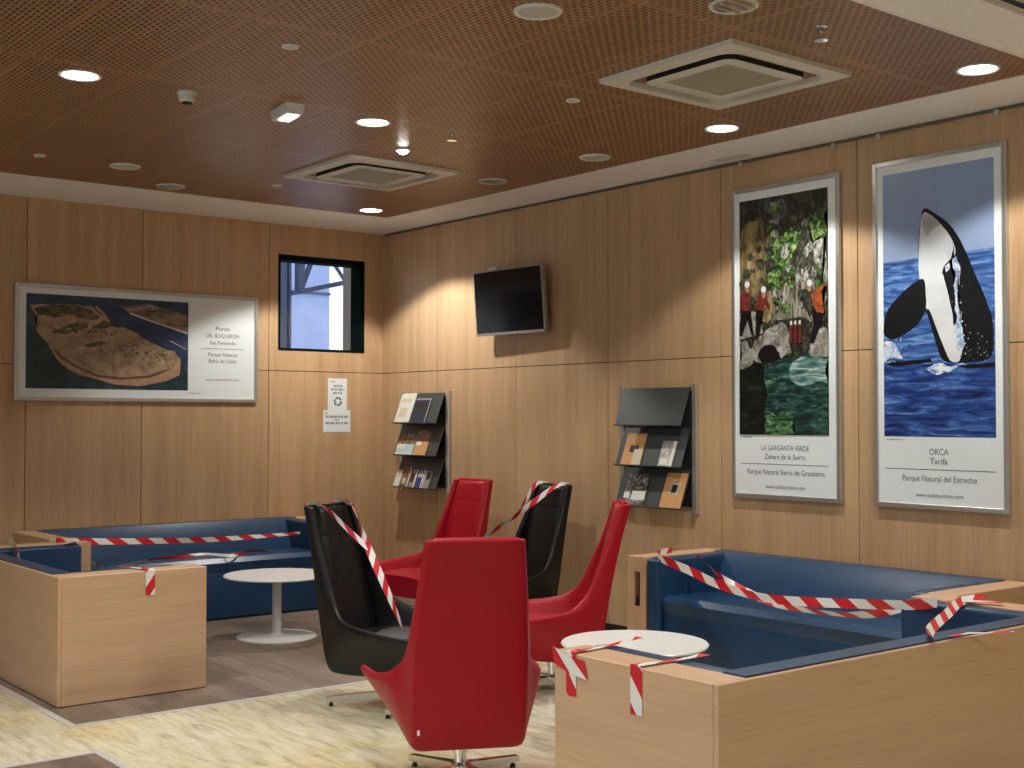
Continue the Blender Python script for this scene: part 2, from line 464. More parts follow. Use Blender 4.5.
# picture rail at the head of the right wall
rl = thing('picture_rail', 'slim grey picture hanging rail along the top of the right wall', 'rail', (0, -5, HC))
bm = BM(); box(bm, -.012, 0, -8.5, -.01, HC-.020, HC-.002, .002, 1); link('rail_profile', bm, plain('grey_rail', (.13, .12, .09), .45, .3), rl, True)
for y in (-4.41, -5.17, -5.50, -6.28):
    bm = BM(); box(bm, -.022, -.013, y-.016, y+.016, HC-.048, HC-.012, .003, 1); link('rail_clip', bm, MT['alu'], rl, True)

# ------------------------------------------------------------------ ceiling fittings
def z_(*p): return [(r, -d) for r, d in p]
def lit(loc, label, power, first=[None]):
    t = thing('downlight', label, 'ceiling light', (loc[0], loc[1], HC), 0, 'round recessed downlights that are switched on')
    bm = BM(); lathe(bm, [(.088, .02), (.088, -.004), (.100, -.008), (.106, -.004), (.106, .002)], seg=40); link('trim_ring', bm, MT['ringwhite'], t)
    bm = BM(); lathe(bm, [(0, -.003), (.088, -.003)], seg=40); link('diffuser', bm, MT['lamp'], t, smooth=False)
    lamp(t, loc, power)
    return t
def lamp(t, loc, power, size=123., blend=.22, col=(1, .96, .885)):
    l = bpy.data.lights.new('lamp', 'SPOT'); l.energy = power; l.color = col
    l.spot_size = R(size); l.spot_blend = blend; l.shadow_soft_size = .045
    o = bpy.data.objects.new('lamp', l); COL.objects.link(o); o.parent = t; o.location = (0, 0, -.02)
PW = 84.
lit((-4.254, -3.733), 'lit round downlight at the far left of the wooden ceiling', PW)
lit((-2.545, -3.797), 'lit round downlight between the emergency light and the far air conditioner', PW)
lit((-.859, -1.106), 'lit round downlight in the far corner of the wooden ceiling, behind the far air conditioner', PW*1.7)
lit((-.832, -4.978), 'lit round downlight by the white border above the canyon poster', PW)
lit((-.807, -6.645), 'lit round downlight by the white border above the orca poster', PW)
# unseen downlights added behind and beside the viewer to light the room's front
for x, y in ((-4.25, -6.55), (-2.55, -9.2), (-.83, -8.9), (-4.25, -9.3), (-5.9, -6.5), (-5.95, -3.73)):
    lit((x, y), 'unseen round downlight added to light the front of the room', PW*(.25 if x > -3 else 1. if y > -7 and x > -5 else .65))
sp = thing('spotlight', 'tiny bright spotlight in the wooden ceiling left of the far sprinkler', 'ceiling light', (-1.991, -3.283, HC))
bm = BM(); lathe(bm, [(.035, .01), (.035, -.012), (.046, -.014), (.048, 0)], seg=24); link('trim_ring', bm, MT['ringwhite'], sp)
bm = BM(); lathe(bm, [(0, -.036), (.020, -.032), (.034, -.018), (.034, -.008)], seg=24); link('bulb', bm, emit('spot_bulb', (1, .95, .85), 30.), sp)
lamp(sp, None, 8., 70, .5)

def off_disc(x, y, label):
    t = thing('speaker_disc', label, 'ceiling disc', (x, y, HC), 0, 'unlit white discs in the wooden ceiling')
    bm = BM(); lathe(bm, [(.085, -.004), (.090, -.010), (.103, -.008), (.106, 0)], seg=40); link('trim_ring', bm, MT['ringwhite'], t)
    bm = BM(); lathe(bm, [(0, -.006), (.088, -.006)], seg=40); link('cover', bm, MT['offlamp'], t)
off_disc(-3.089, -5.964, 'unlit white disc near the top middle edge of the photo')
off_disc(-3.179, -1.616, 'unlit white disc at the far left near the back border of the ceiling')
off_disc(-.855, -3.876, 'unlit white disc near the right border between the two air conditioners')
def mirror_light(x, y, label):
    t = thing('reflector_downlight', label, 'ceiling light', (x, y, HC), 0, 'switched off downlights with mirror reflectors')
    bm = BM(); lathe(bm, [(.088, .015), (.090, -.006), (.103, -.008), (.106, 0)], seg=40); link('trim_ring', bm, MT['ringwhite'], t)
    bm = BM(); lathe(bm, [(0, -.001), (.02, -.001), (.05, -.002), (.088, -.006)], seg=40); link('reflector', bm, MT['reflector'], t)
    for k in range(3):
        bm = BM(); box(bm, -.085, .085, -.045+.045*k-.003, -.045+.045*k+.003, -.012, -.003); link('louvre', bm, MT['alu'], t)
mirror_light(-2.497, -6.541, 'unlit mirror reflector downlight at the top edge, left of the white ceiling')
mirror_light(-.86, -2.773, 'unlit mirror reflector downlight right of the far air conditioner')
mirror_light(-2.619, -1.098, 'unlit mirror reflector downlight left of the far air conditioner')
def cap(x, y, label):
    t = thing('ceiling_cap', label, 'ceiling cap', (x, y, HC), 0, 'small round white caps in the ceiling')
    bm = BM(); lathe(bm, [(.026, -.004), (.030, -.010), (.038, -.008), (.040, 0)], seg=24); link('trim_ring', bm, MT['ringwhite'], t)
    bm = BM(); lathe(bm, [(0, -.005), (.027, -.005)], seg=24); link('cover', bm, MT['acgrille'], t)
cap(-3.667, -4.847, 'small white cap above and left of the emergency light')
cap(-1.97, -4.92, 'small white cap left of the large near air conditioner')
cap(-3.76, -1.619, 'small white cap at the far left by the back border')
cap(-2.018, -1.634, 'small white cap just left of the far air conditioner')

t = thing('smoke_detector', 'white round smoke detector left of the emergency light', 'smoke detector', (-3.688, -3.757, HC))
bm = BM(); lathe(bm, [(.052, 0), (.052, -.012), (.046, -.020)], seg=32); link('base', bm, MT['ringwhite'], t)
bm = BM(); lathe(bm, [(.046, -.020), (.046, -.034), (.040, -.048), (.026, -.056), (0, -.057)], seg=32); link('sensor_head', bm, MT['acwhite'], t)
bm = BM(); lathe(bm, [(.0265, -.054), (.0275, -.062), (0, -.064)], seg=24); link('vent_ring', bm, MT['slot'], t)

t = thing('emergency_light', 'white boxed emergency light with glowing face on the wooden ceiling', 'emergency light', (-3.10, -3.78, HC), R(82))
bm = BM(); loft(bm, [[(-.13, -.055, 0), (.13, -.055, 0), (.13, .055, 0), (-.13, .055, 0)], [(-.115, -.048, -.055), (.115, -.048, -.055), (.115, .048, -.055), (-.115, .048, -.055)]], bev=.008); link('body', bm, MT['ringwhite'], t)
bm = BM(); loft(bm, [[(-.10, -.036, -.053), (.06, -.036, -.053), (.06, .036, -.053), (-.10, .036, -.053)], [(-.09, -.03, -.066), (.05, -.03, -.066), (.05, .03, -.066), (-.09, .03, -.066)]]); link('diffuser', bm, MT['lampdim'], t)
def sprinkler(x, y, label):
    t = thing('sprinkler', label, 'sprinkler', (x, y, HC), 0, 'small steel ceiling sprinklers')
    bm = BM(); lathe(bm, [(.030, 0), (.030, -.004), (.012, -.008), (.012, -.026), (0, -.028)], seg=20); link('collar', bm, MT['chrome'], t)
    for q in (-.014, .014):
        bm = BM(); box(bm, q-.002, q+.002, -.004, .004, -.062, -.02); link('yoke_arm', bm, MT['chrome'], t)
    bm = BM(); lathe(bm, [(0, -.060), (.030, -.060), (.030, -.065), (0, -.066)], seg=20); link('deflector', bm, MT['chrome'], t)
sprinkler(-2.062, -3.92, 'steel sprinkler in the bright patch above the far air conditioner')
sprinkler(-1.979, -6.59, 'steel sprinkler near the white ceiling at upper right')

def rrect(h, r, n=6):
    p = []
    for cx, cy, a0 in ((h-r, h-r, 0), (-h+r, h-r, 90), (-h+r, -h+r, 180), (h-r, -h+r, 270)):
        for k in range(n+1):
            a = R(a0+90*k/n); p.append((cx+r*math.cos(a), cy+r*math.sin(a)))
    return p
def cassette(x, y, label):
    t = thing('air_conditioner', label, 'air conditioner', (x, y, HC), 0, 'ceiling cassette air conditioners')
    bm = BM()
    A = [(px, py, 0) for px, py in rrect(.452, .004)]; A2 = [(px, py, -.022) for px, py in rrect(.448, .006)]
    B = [(px, py, -.028) for px, py in rrect(.372, .10)]; B2 = [(px, py, .0) for px, py in rrect(.366, .095)]
    rings = [[bm.verts.new(q) for q in s] for s in (A, A2, B, B2)]
    n = len(A)
    for i, (a, b) in enumerate(zip(rings, rings[1:])):
        for k in range(n):
            f = bm.faces.new((a[k], a[(k+1) % n], b[(k+1) % n], b[k])); pass
    link('fascia', bm, MT['acwhite'], t)
    bm = BM()
    rings = [[bm.verts.new((px, py, z)) for px, py in rrect(h, r)] for h, r, z in ((.296, .06, .0), (.296, .06, -.026), (.290, .055, -.030), (.225, .004, -.030), (.218, .004, -.024))]
    for i, (a, b) in enumerate(zip(rings, rings[1:])):
        for k in range(n): bm.faces.new((a[k], a[(k+1) % n], b[(k+1) % n], b[k])).material_index = 1 if i == 0 else 0
    link('centre_panel', bm, [MT['acwhite'], MT['slot']], t)
    bm = BM(); box(bm, -.215, .215, -.215, .215, -.018, -.012)
    for k in range(18): box(bm, -.215, .215, -.21+.0247*k-.004, -.21+.0247*k+.004, -.0265, -.016)
    link('grille', bm, MT['acgrille'], t)
cassette(-1.697, -5.77, 'large square ceiling air conditioner nearest the viewer, upper right')
cassette(-1.729, -2.482, 'square ceiling air conditioner in the far half of the wooden ceiling')

t = thing('air_grille', 'narrow slotted air grille in the white border above the canyon poster', 'air grille', (-.15, -4.45, HC))
bm = BM(); box(bm, -.06, .06, -.17, .17, -.006, 0, .002, 1); link('frame', bm, MT['white'], t)
for k in range(4):
    bm = BM(); box(bm, -.046+.026*k, -.034+.026*k, -.15, .15, -.008, -.001); link('slat', bm, MT['acgrille'], t)
t = thing('linear_diffuser', 'long dark slot diffuser in the white ceiling at the top right corner', 'air grille', (-1.3, -7.285, HC))
bm = BM(); box(bm, -.75, .75, -.05, .05, -.008, 0, .003, 1); link('frame', bm, MT['alu'], t)
bm = BM(); box(bm, -.74, .74, -.040, -.005, -.010, -.004); link('slot', bm, MT['slot'], t)
bm = BM(); box(bm, -.74, .74, .008, .036, -.010, -.004); link('slot', bm, MT['acgrille'], t)

# ------------------------------------------------------------------ sofas
def sofa(label, loc, rz, L, slot=None, D=.83, inset=.004, group='navy sofas in beech shells'):
    """origin on the floor at the middle of the back; the sitter looks along +y"""
    t = thing('sofa', label, 'sofa', loc, rz, group)
    H, A = .717, .165
    bm = BM(); box(bm, -L/2+.03, L/2-.03, .03, D-.05, 0, .008); link('plinth', bm, MT['plinth'], t)
    bm = BM(); box(bm, -L/2, L/2, 0, .022, .006, H, .003, 1); link('back_board', bm, MT['beechX'], t)
    for s in (-1, 1):
        x0, x1 = sorted((s*L/2, s*(L/2-A)))
        bm = BM()
        if slot == s:
            xc = (x0+x1)/2-.008; h = .024; z0, z1 = .405, .625
            box(bm, x0, xc-h, .0225, D, .006, H); box(bm, xc+h, x1, .0225, D, .006, H)
            box(bm, xc-h, xc+h, .0225, D, .006, z0); box(bm, xc-h, xc+h, .0225, D, z1, H); box(bm, xc-h, xc+h, .0225, D-.06, z0, z1)
        else: box(bm, x0, x1, .0225, D, .006, H, .003, 1)
        a = link('arm', bm, MT['beechY'], t)
        if slot == s:
            bm = BM(); box(bm, xc-h, xc+h, D-.060, D-.040, z0+.001, z1-.001); box(bm, xc-h+.002, xc+h-.002, D-.04, D-.006, z0, z0+.05); link('slot_lining', bm, MT['slot'], a)
        xi = s*(L/2-A); xa, xb = sorted((xi, xi-s*.105))
        bm = BM(); box(bm, xa, xb, .03, D-inset, .012, H-.004, .022, 4); link('arm_pad', bm, MT['blue'], t)
    xi = L/2-A
    bm = BM()
    sec = lambda x: [(x, .0235, .03), (x, .30, .03), (x, .30, .45), (x, .125, H+.006), (x, .0235, H+.006)]
    loft(bm, [sec(-xi), sec(xi)], bev=.03, seg=5); link('backrest', bm, MT['blue'], t)
    xs = xi-.108
    bm = BM(); box(bm, -xs, xs, .28, D-.046, .012, .385, .012, 3); link('base_front', bm, MT['blue'], t)
    bm = BM()
    sec = lambda x: [(x, .25, .375), (x, D-.045, .375), (x, D-.035, .45), (x, D-.07, .485), (x, .25, .475)]
    bm.free()
    for q0, q1 in ((-xs, -.001), (.001, xs)):
        bm = BM(); loft(bm, [sec(q0), sec(q1)], bev=.018, seg=4); link('seat_cushion', bm, MT['blue'], t)
    return t
sofa('beech backed navy sofa at left, turned away from the viewer toward the right', (-4.108, -2.04, 0), R(-90), 2.05, D=.878, inset=.10)
sofa('long navy sofa against the back wall under the beach poster', (-2.14, -.03, 0), R(180), 2.55)
sofa('navy sofa along the right wall under the orca poster, slot in its beech end', (-.10, -5.36, 0), R(90), 2.35, slot=1, D=.76)
sofa('foreground beech backed navy sofa at lower right, its back to the viewer', (-2.12, -7.225, 0), 0, 2.49)

# ------------------------------------------------------------------ round tables
def table(label, loc, r, h, rb):
    t = thing('round_table', label, 'table', loc, 0, 'low round white tables')
    bm = BM(); lathe(bm, [(0, h), (r-.006, h), (r, h-.006), (r-.004, h-.014), (r-.03, h-.018), (0, h-.018)], seg=72); link('tabletop', bm, MT['tabletop'], t)
    bm = BM(); lathe(bm, [(.034, .012), (.034, h-.018), (.12, h-.018)], seg=32); link('column', bm, MT['tableleg'], t)
    bm = BM(); lathe(bm, [(rb, 0), (rb, .007), (rb-.008, .012), (.06, .018), (.034, .03), (0, .03)], seg=64); link('base_plate', bm, MT['tableleg'], t)
    return t
table('white round pedestal table in front of the long sofa at left', (-2.07, -1.765, .0015), .385, .455, .29)
table('white round table behind the foreground sofa at right', (-1.995, -5.42, 0), .375, .46, .26)

# ------------------------------------------------------------------ high-backed swivel chairs
def cr(P, t):
    n = len(P)-1; i = min(int(t), n-1); f = t-i
    p = [P[max(0, i-1)], P[i], P[i+1], P[min(n, i+2)]]
    return tuple(.5*((2*b)+(c-a)*f+(2*a-5*b+4*c-d)*f*f+(-a+3*b-3*c+d)*f**3) for a, b, c, d in zip(*p))
# spine y, z, half width | rim x, y, z     (seat front -> top of the back)
ST = [(.375, .245, .236, .425, .380, .440), (.10, .200, .240, .402, .120, .466), (-.17, .190, .240, .350, -.080, .506), (-.252, .220, .240, .296, -.168, .570),
      (-.290, .38, .243, .268, -.205, .640), (-.330, .62, .240, .250, -.245, .745), (-.388, .88, .219, .228, -.310, .900), (-.451, 1.10, .197, .204, -.373, 1.10)]
def chair_shell():
    bm = BM(); rows = []
    NV = 31; m = len(ST)-1
    for tt in [.05*(k == 1)+m*(k-(k > 0))/(NV-1) if k < 2 else m*(k-1)/(NV-1) for k in range(NV)]+[m-.06, m]:
        y, z, a, rx, ry, rz = cr(ST, tt)
        S, K, Q = Vector((0, y, z)), Vector((a, y, z)), Vector((rx, ry, rz))
        half = [S, S.lerp(K, .35), S.lerp(K, .7), S.lerp(K, .92), K.lerp(Q, .05), K.lerp(Q, .2), K.lerp(Q, .45)+Vector((.008, -.004, 0)), K.lerp(Q, .72)+Vector((.008, -.004, 0)), Q]
        rows.append([bm.verts.new((-q.x, q.y, q.z)) for q in reversed(half[1:])]+[bm.verts.new(q) for q in half])
    for a, b in zip(rows, rows[1:]):
        for k in range(len(a)-1): bm.faces.new((a[k], b[k], b[k+1], a[k+1]))
    bm.normal_update()
    if sum(f.normal.z for f in bm.faces if f.calc_center_median().z < .2) > 0: bmesh.ops.reverse_faces(bm, faces=bm.faces[:])
    return bm
def make_chair(label, mat, loc, yaw, group):
    t = thing('swivel_chair', label, 'chair', loc, yaw, group)
    bm = chair_shell()
    me = bpy.data.meshes.new('shell'); bm.to_mesh(me); bm.free()
    for p in me.polygons: p.use_smooth = True
    me.materials.append(mat)
    o = bpy.data.objects.new('shell', me); COL.objects.link(o); o.parent = t
    s = o.modifiers.new('thickness', 'SOLIDIFY'); s.thickness = .042; s.offset = -1; s.use_even_offset = True
    s = o.modifiers.new('rounding', 'SUBSURF'); s.levels = 1; s.render_levels = 1
    # seat cushion
    bm = BM(); n = 8; secs = []
    for i in range(n+1):
        u = i/n; y = -.225+.615*u
        zt = .395+.02*math.sin(math.pi*u); zb = .24
        ht = .262+.05*u; hb = .20
        secs.append([(-hb, y, zb), (hb, y, zb), (ht, y, zt-.012), (ht*.5, y, zt), (0, y, zt+.003), (-ht*.5, y, zt), (-ht, y, zt-.012)])
    loft(bm, secs, bev=.018, seg=3); link('seat_cushion', bm, mat, t, angle=50)
    # back cushion and headrest
    def pad(name, z0, z1, n):
        secs = []
        for i in range(n+1):
            z = z0+(z1-z0)*i/n
            y = -.255-.052*(z-.42)/.22 if z < .64 else -.307-.055*(z-.64)/.24 if z < .88 else -.362-.06*(z-.88)/.22
            w = (.222-.006*(z-.4)/.24 if z < .64 else .216-.024*(z-.64)/.24 if z < .88 else .192-.026*(z-.88)/.22)
            e = .004 if 0 < i < n else .001
            secs.append([(-w, y+.0, z), (w, y+.0, z), (w-.02, y+.030+e, z), (w*.5, y+.036+e, z), (0, y+.038+e, z), (-w*.5, y+.036+e, z), (-w+.02, y+.030+e, z)])
        bm = BM(); loft(bm, secs); link(name, bm, mat, t, angle=70)
    pad('backrest_cushion', .38, .935, 14); pad('headrest', .938, 1.088, 6)
    # steel column and four-star base
    bm = BM(); lathe(bm, [(.026, .05), (.026, .125), (.034, .127), (.034, .178), (.07, .182), (.11, .2)], seg=28); link('column', bm, MT['chrome'], t)
    bm = BM(); lathe(bm, [(0, .03), (.042, .03), (.048, .045), (.048, .075), (.03, .088), (0, .088)], seg=28); link('hub', bm, MT['chrome'], t)
    for k in range(4):
        a = R(32+90*k); c, s_ = math.cos(a), math.sin(a)
        def pt(r, w, z): return (r*c-w*s_, r*s_+w*c, z)
        bm = BM()
        loft(bm, [[pt(.03, -.026, .036), pt(.03, .026, .036), pt(.03, .024, .080), pt(.03, -.024, .080)],
                  [pt(.345, -.017, .026), pt(.345, .017, .026), pt(.345, .015, .052), pt(.345, -.015, .052)]], bev=.004, seg=2)
        l = link('leg', bm, MT['chrome'], t)
        bm = BM(); lathe(bm, [(0, 0), (.013, 0), (.013, .014), (.008, .016), (.008, .032), (0, .032)], (.318*c, .318*s_, .0), 14); link('glide', bm, MT['blackp'], l)
    return t
def chair_at(label, mat, name, group, tagged=False):
    x, y, z, deg = CHAIRS[name]
    t = make_chair(label, mat, (x, y, z), R(deg), group)
    return t
CHAIRS = dict(front_red=(-3.190, -5.55, 0, -27.5), black_left=(-2.628, -4.113, 0, -156), red_back=(-.785, -1.94, .0015, 96), black_right=(-.765, -2.834, .0015, 86), red_right=(-1.64, -4.36, 0, 52))
GR, GB = 'red high-backed swivel chairs', 'black high-backed swivel chairs'
c1 = chair_at('red high-backed swivel chair nearest the viewer, seen from behind', MT['red'], 'front_red', GR)
bm = BM(); box(bm, -.224, -.213, -.278, -.262, .275, .297); 
o = link('maker_tag', bm, MT['tag'], c1); o['label'] = 'small white tag'
chair_at('black swivel chair with barrier tape at left, facing right', MT['black'], 'black_left', GB)
chair_at('red swivel chair in the far corner below the smaller brochure rack', MT['red'], 'red_back', GR)
chair_at('black swivel chair with barrier tape against the right wall between two red chairs', MT['black'], 'black_right', GB)
chair_at('red swivel chair in profile beside the white table, facing left', MT['red'], 'red_right', GR)

# ------------------------------------------------------------------ barrier tape
def ribbon(pts, widths, mode, sides=None, sub=6, period=.25, phase=0.):
    """a strip of tape through pts; mode 0/1 hangs upright, 3 lies flat, 9 turns from flat to hanging over an edge"""
    P = [Vector(p) for p in pts]; n = len(P); bm = BM(); uvl = bm.loops.layers.uv.new('UVMap')
    Q, W, S = [], [], []
    for i in range(n-1):
        for k in range(sub if mode != 9 else 3):
            t = i+k/(sub if mode != 9 else 3)
            if mode == 9: q = P[i].lerp(P[i+1], t-i)
            else: q = Vector(cr([tuple(p) for p in P], t))
            Q.append(q); W.append(widths[i]*(1-(t-i))+widths[i+1]*(t-i))
    Q.append(P[-1]); W.append(widths[-1])
    acc = 0.; rows = []; us = []
    for i, q in enumerate(Q):
        d = (Q[min(i+1, len(Q)-1)]-Q[max(i-1, 0)]).normalized()
        if i: acc += (q-Q[i-1]).length
        if sides: s = Vector(sides).normalized()
        else:
            f = d.cross(Vector((0, 0, 1))).normalized(); u = f.cross(d).normalized()
            if mode in (0, 1):
                a = .25*math.sin(i*.35+mode) if mode == 0 else .9*math.sin(i*.22+.4)
                s = u*math.cos(a)+f*math.sin(a)
            elif mode == 2: s = (f*.9+u*.3).normalized()
            else: s = f
        s = s*W[i]/2
        rows.append((bm.verts.new(q-s), bm.verts.new(q+s))); us.append(acc/period+phase)
    for i in range(len(rows)-1):
        f = bm.faces.new((rows[i][0], rows[i+1][0], rows[i+1][1], rows[i][1]))
        wv = .07/period
        for l, uv in zip(f.loops, ((us[i], 0), (us[i+1], 0), (us[i+1], wv*2), (us[i], wv*2))): l[uvl].uv = uv
    return bm
def tape(label, segs, period=.25, phase=0.):
    bm0 = None
    t = None
    for k, (pts, w, mode, sides, *pp) in enumerate(segs):
        bm = ribbon(pts, w, mode, sides, period=pp[0] if pp else period, phase=pp[1] if pp else phase)
        for f in bm.faces: f.smooth = True
        me = bpy.data.meshes.new('barrier_tape'); bm.to_mesh(me); bm.free(); me.materials.append(MT['tape'])
        if k == 0: t = bpy.data.objects.new('barrier_tape', me); COL.objects.link(t)
        else:
            o = bpy.data.objects.new('tape_end', me); COL.objects.link(o); o.parent = t
    so = None
    tag(t, label, 'barrier tape', 'red and white barrier tapes')
    return t
tape('broad barrier tape sagging across the navy sofa under the orca poster', [
    ([(-0.499, -4.23, 0.726), (-0.804, -4.396, 0.728), (-0.858, -4.714, 0.674), (-0.913, -5.038, 0.615), (-0.978, -5.414, 0.593), (-1.039, -5.774, 0.617), (-1.107, -6.172, 0.658), (-1.158, -6.468, 0.692), (-1.186, -6.635, 0.728)], [0.05, 0.05, 0.05, 0.05, 0.05, 0.05, 0.05, 0.05, 0.05], 0, None)])
tape('thin twisted barrier tape crossing the broad one over the right wall sofa', [
    ([(-0.563, -4.512, 0.728), (-0.595, -4.627, 0.684), (-0.634, -4.77, 0.62), (-0.682, -4.941, 0.586), (-0.765, -5.242, 0.543), (-0.852, -5.558, 0.537), (-0.968, -5.978, 0.566), (-1.052, -6.281, 0.631), (-1.129, -6.56, 0.724)], [0.045, 0.045, 0.045, 0.045, 0.045, 0.045, 0.045, 0.045, 0.045], 1, None)])
tape('barrier tape wound around the far beech arm of the foreground sofa', [
    ([(-0.886, -6.704, 0.733), (-1.093, -6.709, 0.734), (-1.512, -6.9, 0.738), (-1.971, -7.109, 0.737), (-2.155, -7.255, 0.735)], [0.06, 0.06, 0.06, 0.06, 0.06], 2, (0.35, 0.8, 0.35)),
    ([(-2.001, -7.219, 0.733), (-1.875, -7.229, 0.733), (-1.812, -7.279, 0.733), (-1.697, -7.309, 0.733)], [0.03, 0.03, 0.03, 0.03], 3, None),
    ([(-1.175, -6.67, 0.731), (-1.034, -6.74, 0.731), (-0.989, -6.858, 0.731)], [0.05, 0.05, 0.05], 3, None)])
tape('barrier tape stuck to the near end of the foreground sofa by its left corner', [
    ([(-2.948, -6.432, 0.724), (-3.134, -6.484, 0.724), (-3.281, -6.503, 0.724), (-3.369, -6.495, 0.725), (-3.368, -6.492, 0.699), (-3.368, -6.492, 0.635), (-3.367, -6.492, 0.557)], [0.04, 0.03, 0.03, 0.05, 0.056, 0.056, 0.056], 9, (0, 1, 0)),
    ([(-3.37, -6.39, 0.699), (-3.37, -6.489, 0.672), (-3.37, -6.578, 0.664)], [0.07, 0.07, 0.07], 9, (0, 0.25, 1))], .19, .0)
tape('barrier tape over the near end of the foreground sofa, its tail hanging midway', [
    ([(-3.012, -6.845, 0.724), (-3.109, -6.856, 0.724), (-3.256, -6.848, 0.724), (-3.369, -6.836, 0.725), (-3.367, -6.84, 0.715), (-3.367, -6.84, 0.638), (-3.368, -6.84, 0.55)], [0.05, 0.03, 0.03, 0.05, 0.06, 0.06, 0.06], 9, (0, 1, 0))], .19, .0)
tape('barrier tape pulled across the long sofa at left, with one end trailing to the seat', [
    ([(-3.445, -1.083, 0.728), (-3.412, -1.109, 0.728), (-3.108, -1.027, 0.7), (-2.682, -0.912, 0.669), (-2.222, -0.788, 0.64), (-1.723, -0.653, 0.624), (-1.18, -0.507, 0.616)], [0.04, 0.048, 0.048, 0.045, 0.042, 0.036, 0.022], 0, None),
    ([(-3.423, -1.282, 0.728), (-3.256, -1.076, 0.623), (-3.038, -0.805, 0.49)], [0.09, 0.06, 0.015], 0, (0.85, -0.5, 0.3), 1.3, .5)])
tape('crumpled barrier tape lying on the seat of the long sofa at left', [
    ([(-2.973, -1.029, 0.506), (-2.594, -0.705, 0.506), (-2.385, -0.692, 0.506), (-2.091, -0.6, 0.506), (-1.971, -0.835, 0.506), (-1.703, -0.616, 0.506), (-1.574, -0.717, 0.506)], [0.026, 0.026, 0.026, 0.026, 0.026, 0.026, 0.026], 1, None)], .9, .45)
tape('barrier tape wrapped over the far arm of the left sofa, at the left edge', [
    ([(-3.708, -0.889, 0.729), (-3.722, -1.046, 0.728), (-3.835, -1.455, 0.714), (-4.025, -2.142, 0.734)], [0.05, 0.06, 0.05, 0.04], 0, None)], .9, .5)
tape('barrier tape folded over the near end of the left sofa', [
    ([(-3.644, -2.862, 0.724), (-3.599, -2.96, 0.724), (-3.578, -3.068, 0.725), (-3.58, -3.068, 0.71), (-3.58, -3.068, 0.647), (-3.579, -3.068, 0.578)], [0.04, 0.05, 0.06, 0.055, 0.055, 0.055], 9, (1, 0, 0))], .16, .0)
def on_chair(name, l):
    x, y, z, d = CHAIRS[name]
    return tuple(Vector((x, y, z)) + Matrix.Rotation(R(d), 3, 'Z') @ Vector(l))
def chair_tape(name, label, tip):
    tl, tr = on_chair(name, (-.135, -.36, 1.106)), on_chair(name, (.135, -.36, 1.106))
    bl, br = on_chair(name, (-.135, -.478, 1.09)), on_chair(name, (.135, -.478, 1.09))
    e = Vector(on_chair(name, tip))
    if tip[0] > 0: far, near, bf, bn = tl, tr, bl, br
    else: far, near, bf, bn = tr, tl, br, bl
    mid = Vector(far).lerp(e, .36); mid.z -= .01
    w = .042
    tape(label, [([bf, far, tuple(Vector(far).lerp(e, .2)), tuple(mid), tuple(Vector(far).lerp(e, .7)), tuple(e)], [w]*6, 1, None),
                 ([bn, near, tuple(Vector(near).lerp(mid, .5)), tuple(mid)], [w, .035, .028, .03], 1, None),
                 ([tuple(e), tuple(e+Vector((0, 0, -.05)))], [.042, .042], 9, None)], .17)
chair_tape('black_left', 'barrier tape stretched from the back to the arm of the left black chair', (.405, .37, .468))
chair_tape('black_right', 'barrier tape stretched from the back to the arm of the far black chair', (.405, .37, .468))

# ------------------------------------------------------------------ television
def frame_on(c, yaw, tilt):
    n = Vector((-math.cos(yaw)*math.cos(tilt), -math.sin(yaw)*math.cos(tilt), -math.sin(tilt)))
    r = Vector((math.sin(yaw), -math.cos(yaw), 0)); u = n.cross(r)
    if u.z < 0: u = -u
    return Matrix(((r.x, u.x, n.x, c[0]), (r.y, u.y, n.y, c[1]), (r.z, u.z, n.z, c[2]), (0, 0, 0, 1)))
TVM = frame_on((-.135, -2.0423, 2.545), .0337, .0859)
t = thing('television', 'wall mounted flat television with a dark screen and silver bezel', 'television', (-.135, -2.0423, 2.545))
w, h = .8625/2, .5347/2
def tvpart(name, bm, m): bm.transform(TVM); return link(name, bm, m, t, True)
bm = BM(); box(bm, -w+.01, w-.03, -h+.01, h-.01, -.045, -.004, .006, 2); tvpart('casing', bm, MT['blackp'])
bm = BM(); b = .016
box(bm, -w, w, h-b*.6, h, -.03, .003); box(bm, -w, w, -h, -h+b*1.4, -.03, .003); box(bm, -w, -w+b*.7, -h, h, -.03, .003); box(bm, w-b, w, -h, h, -.03, .003)
tvpart('bezel', bm, MT['bezel'])
bm = BM(); box(bm, -w+.01, w-.014, -h+.02, h-.009, -.004, .0005); tvpart('screen', bm, MT['screen'])
bm = BM(); box(bm, -.245, -.135, h, h+.028, -.045, -.005, .004, 2); o = tvpart('sensor_box', bm, MT['ringwhite']); o['label'] = 'small white box on the top edge'
bm = BM(); box(bm, -.10, 0, -2.11, -1.98, 2.48, 2.60, .004, 1); box(bm, -.02, 0, -2.16, -1.92, 2.42, 2.66, .004, 1); link('wall_bracket', bm, MT['blackp'], t, True)

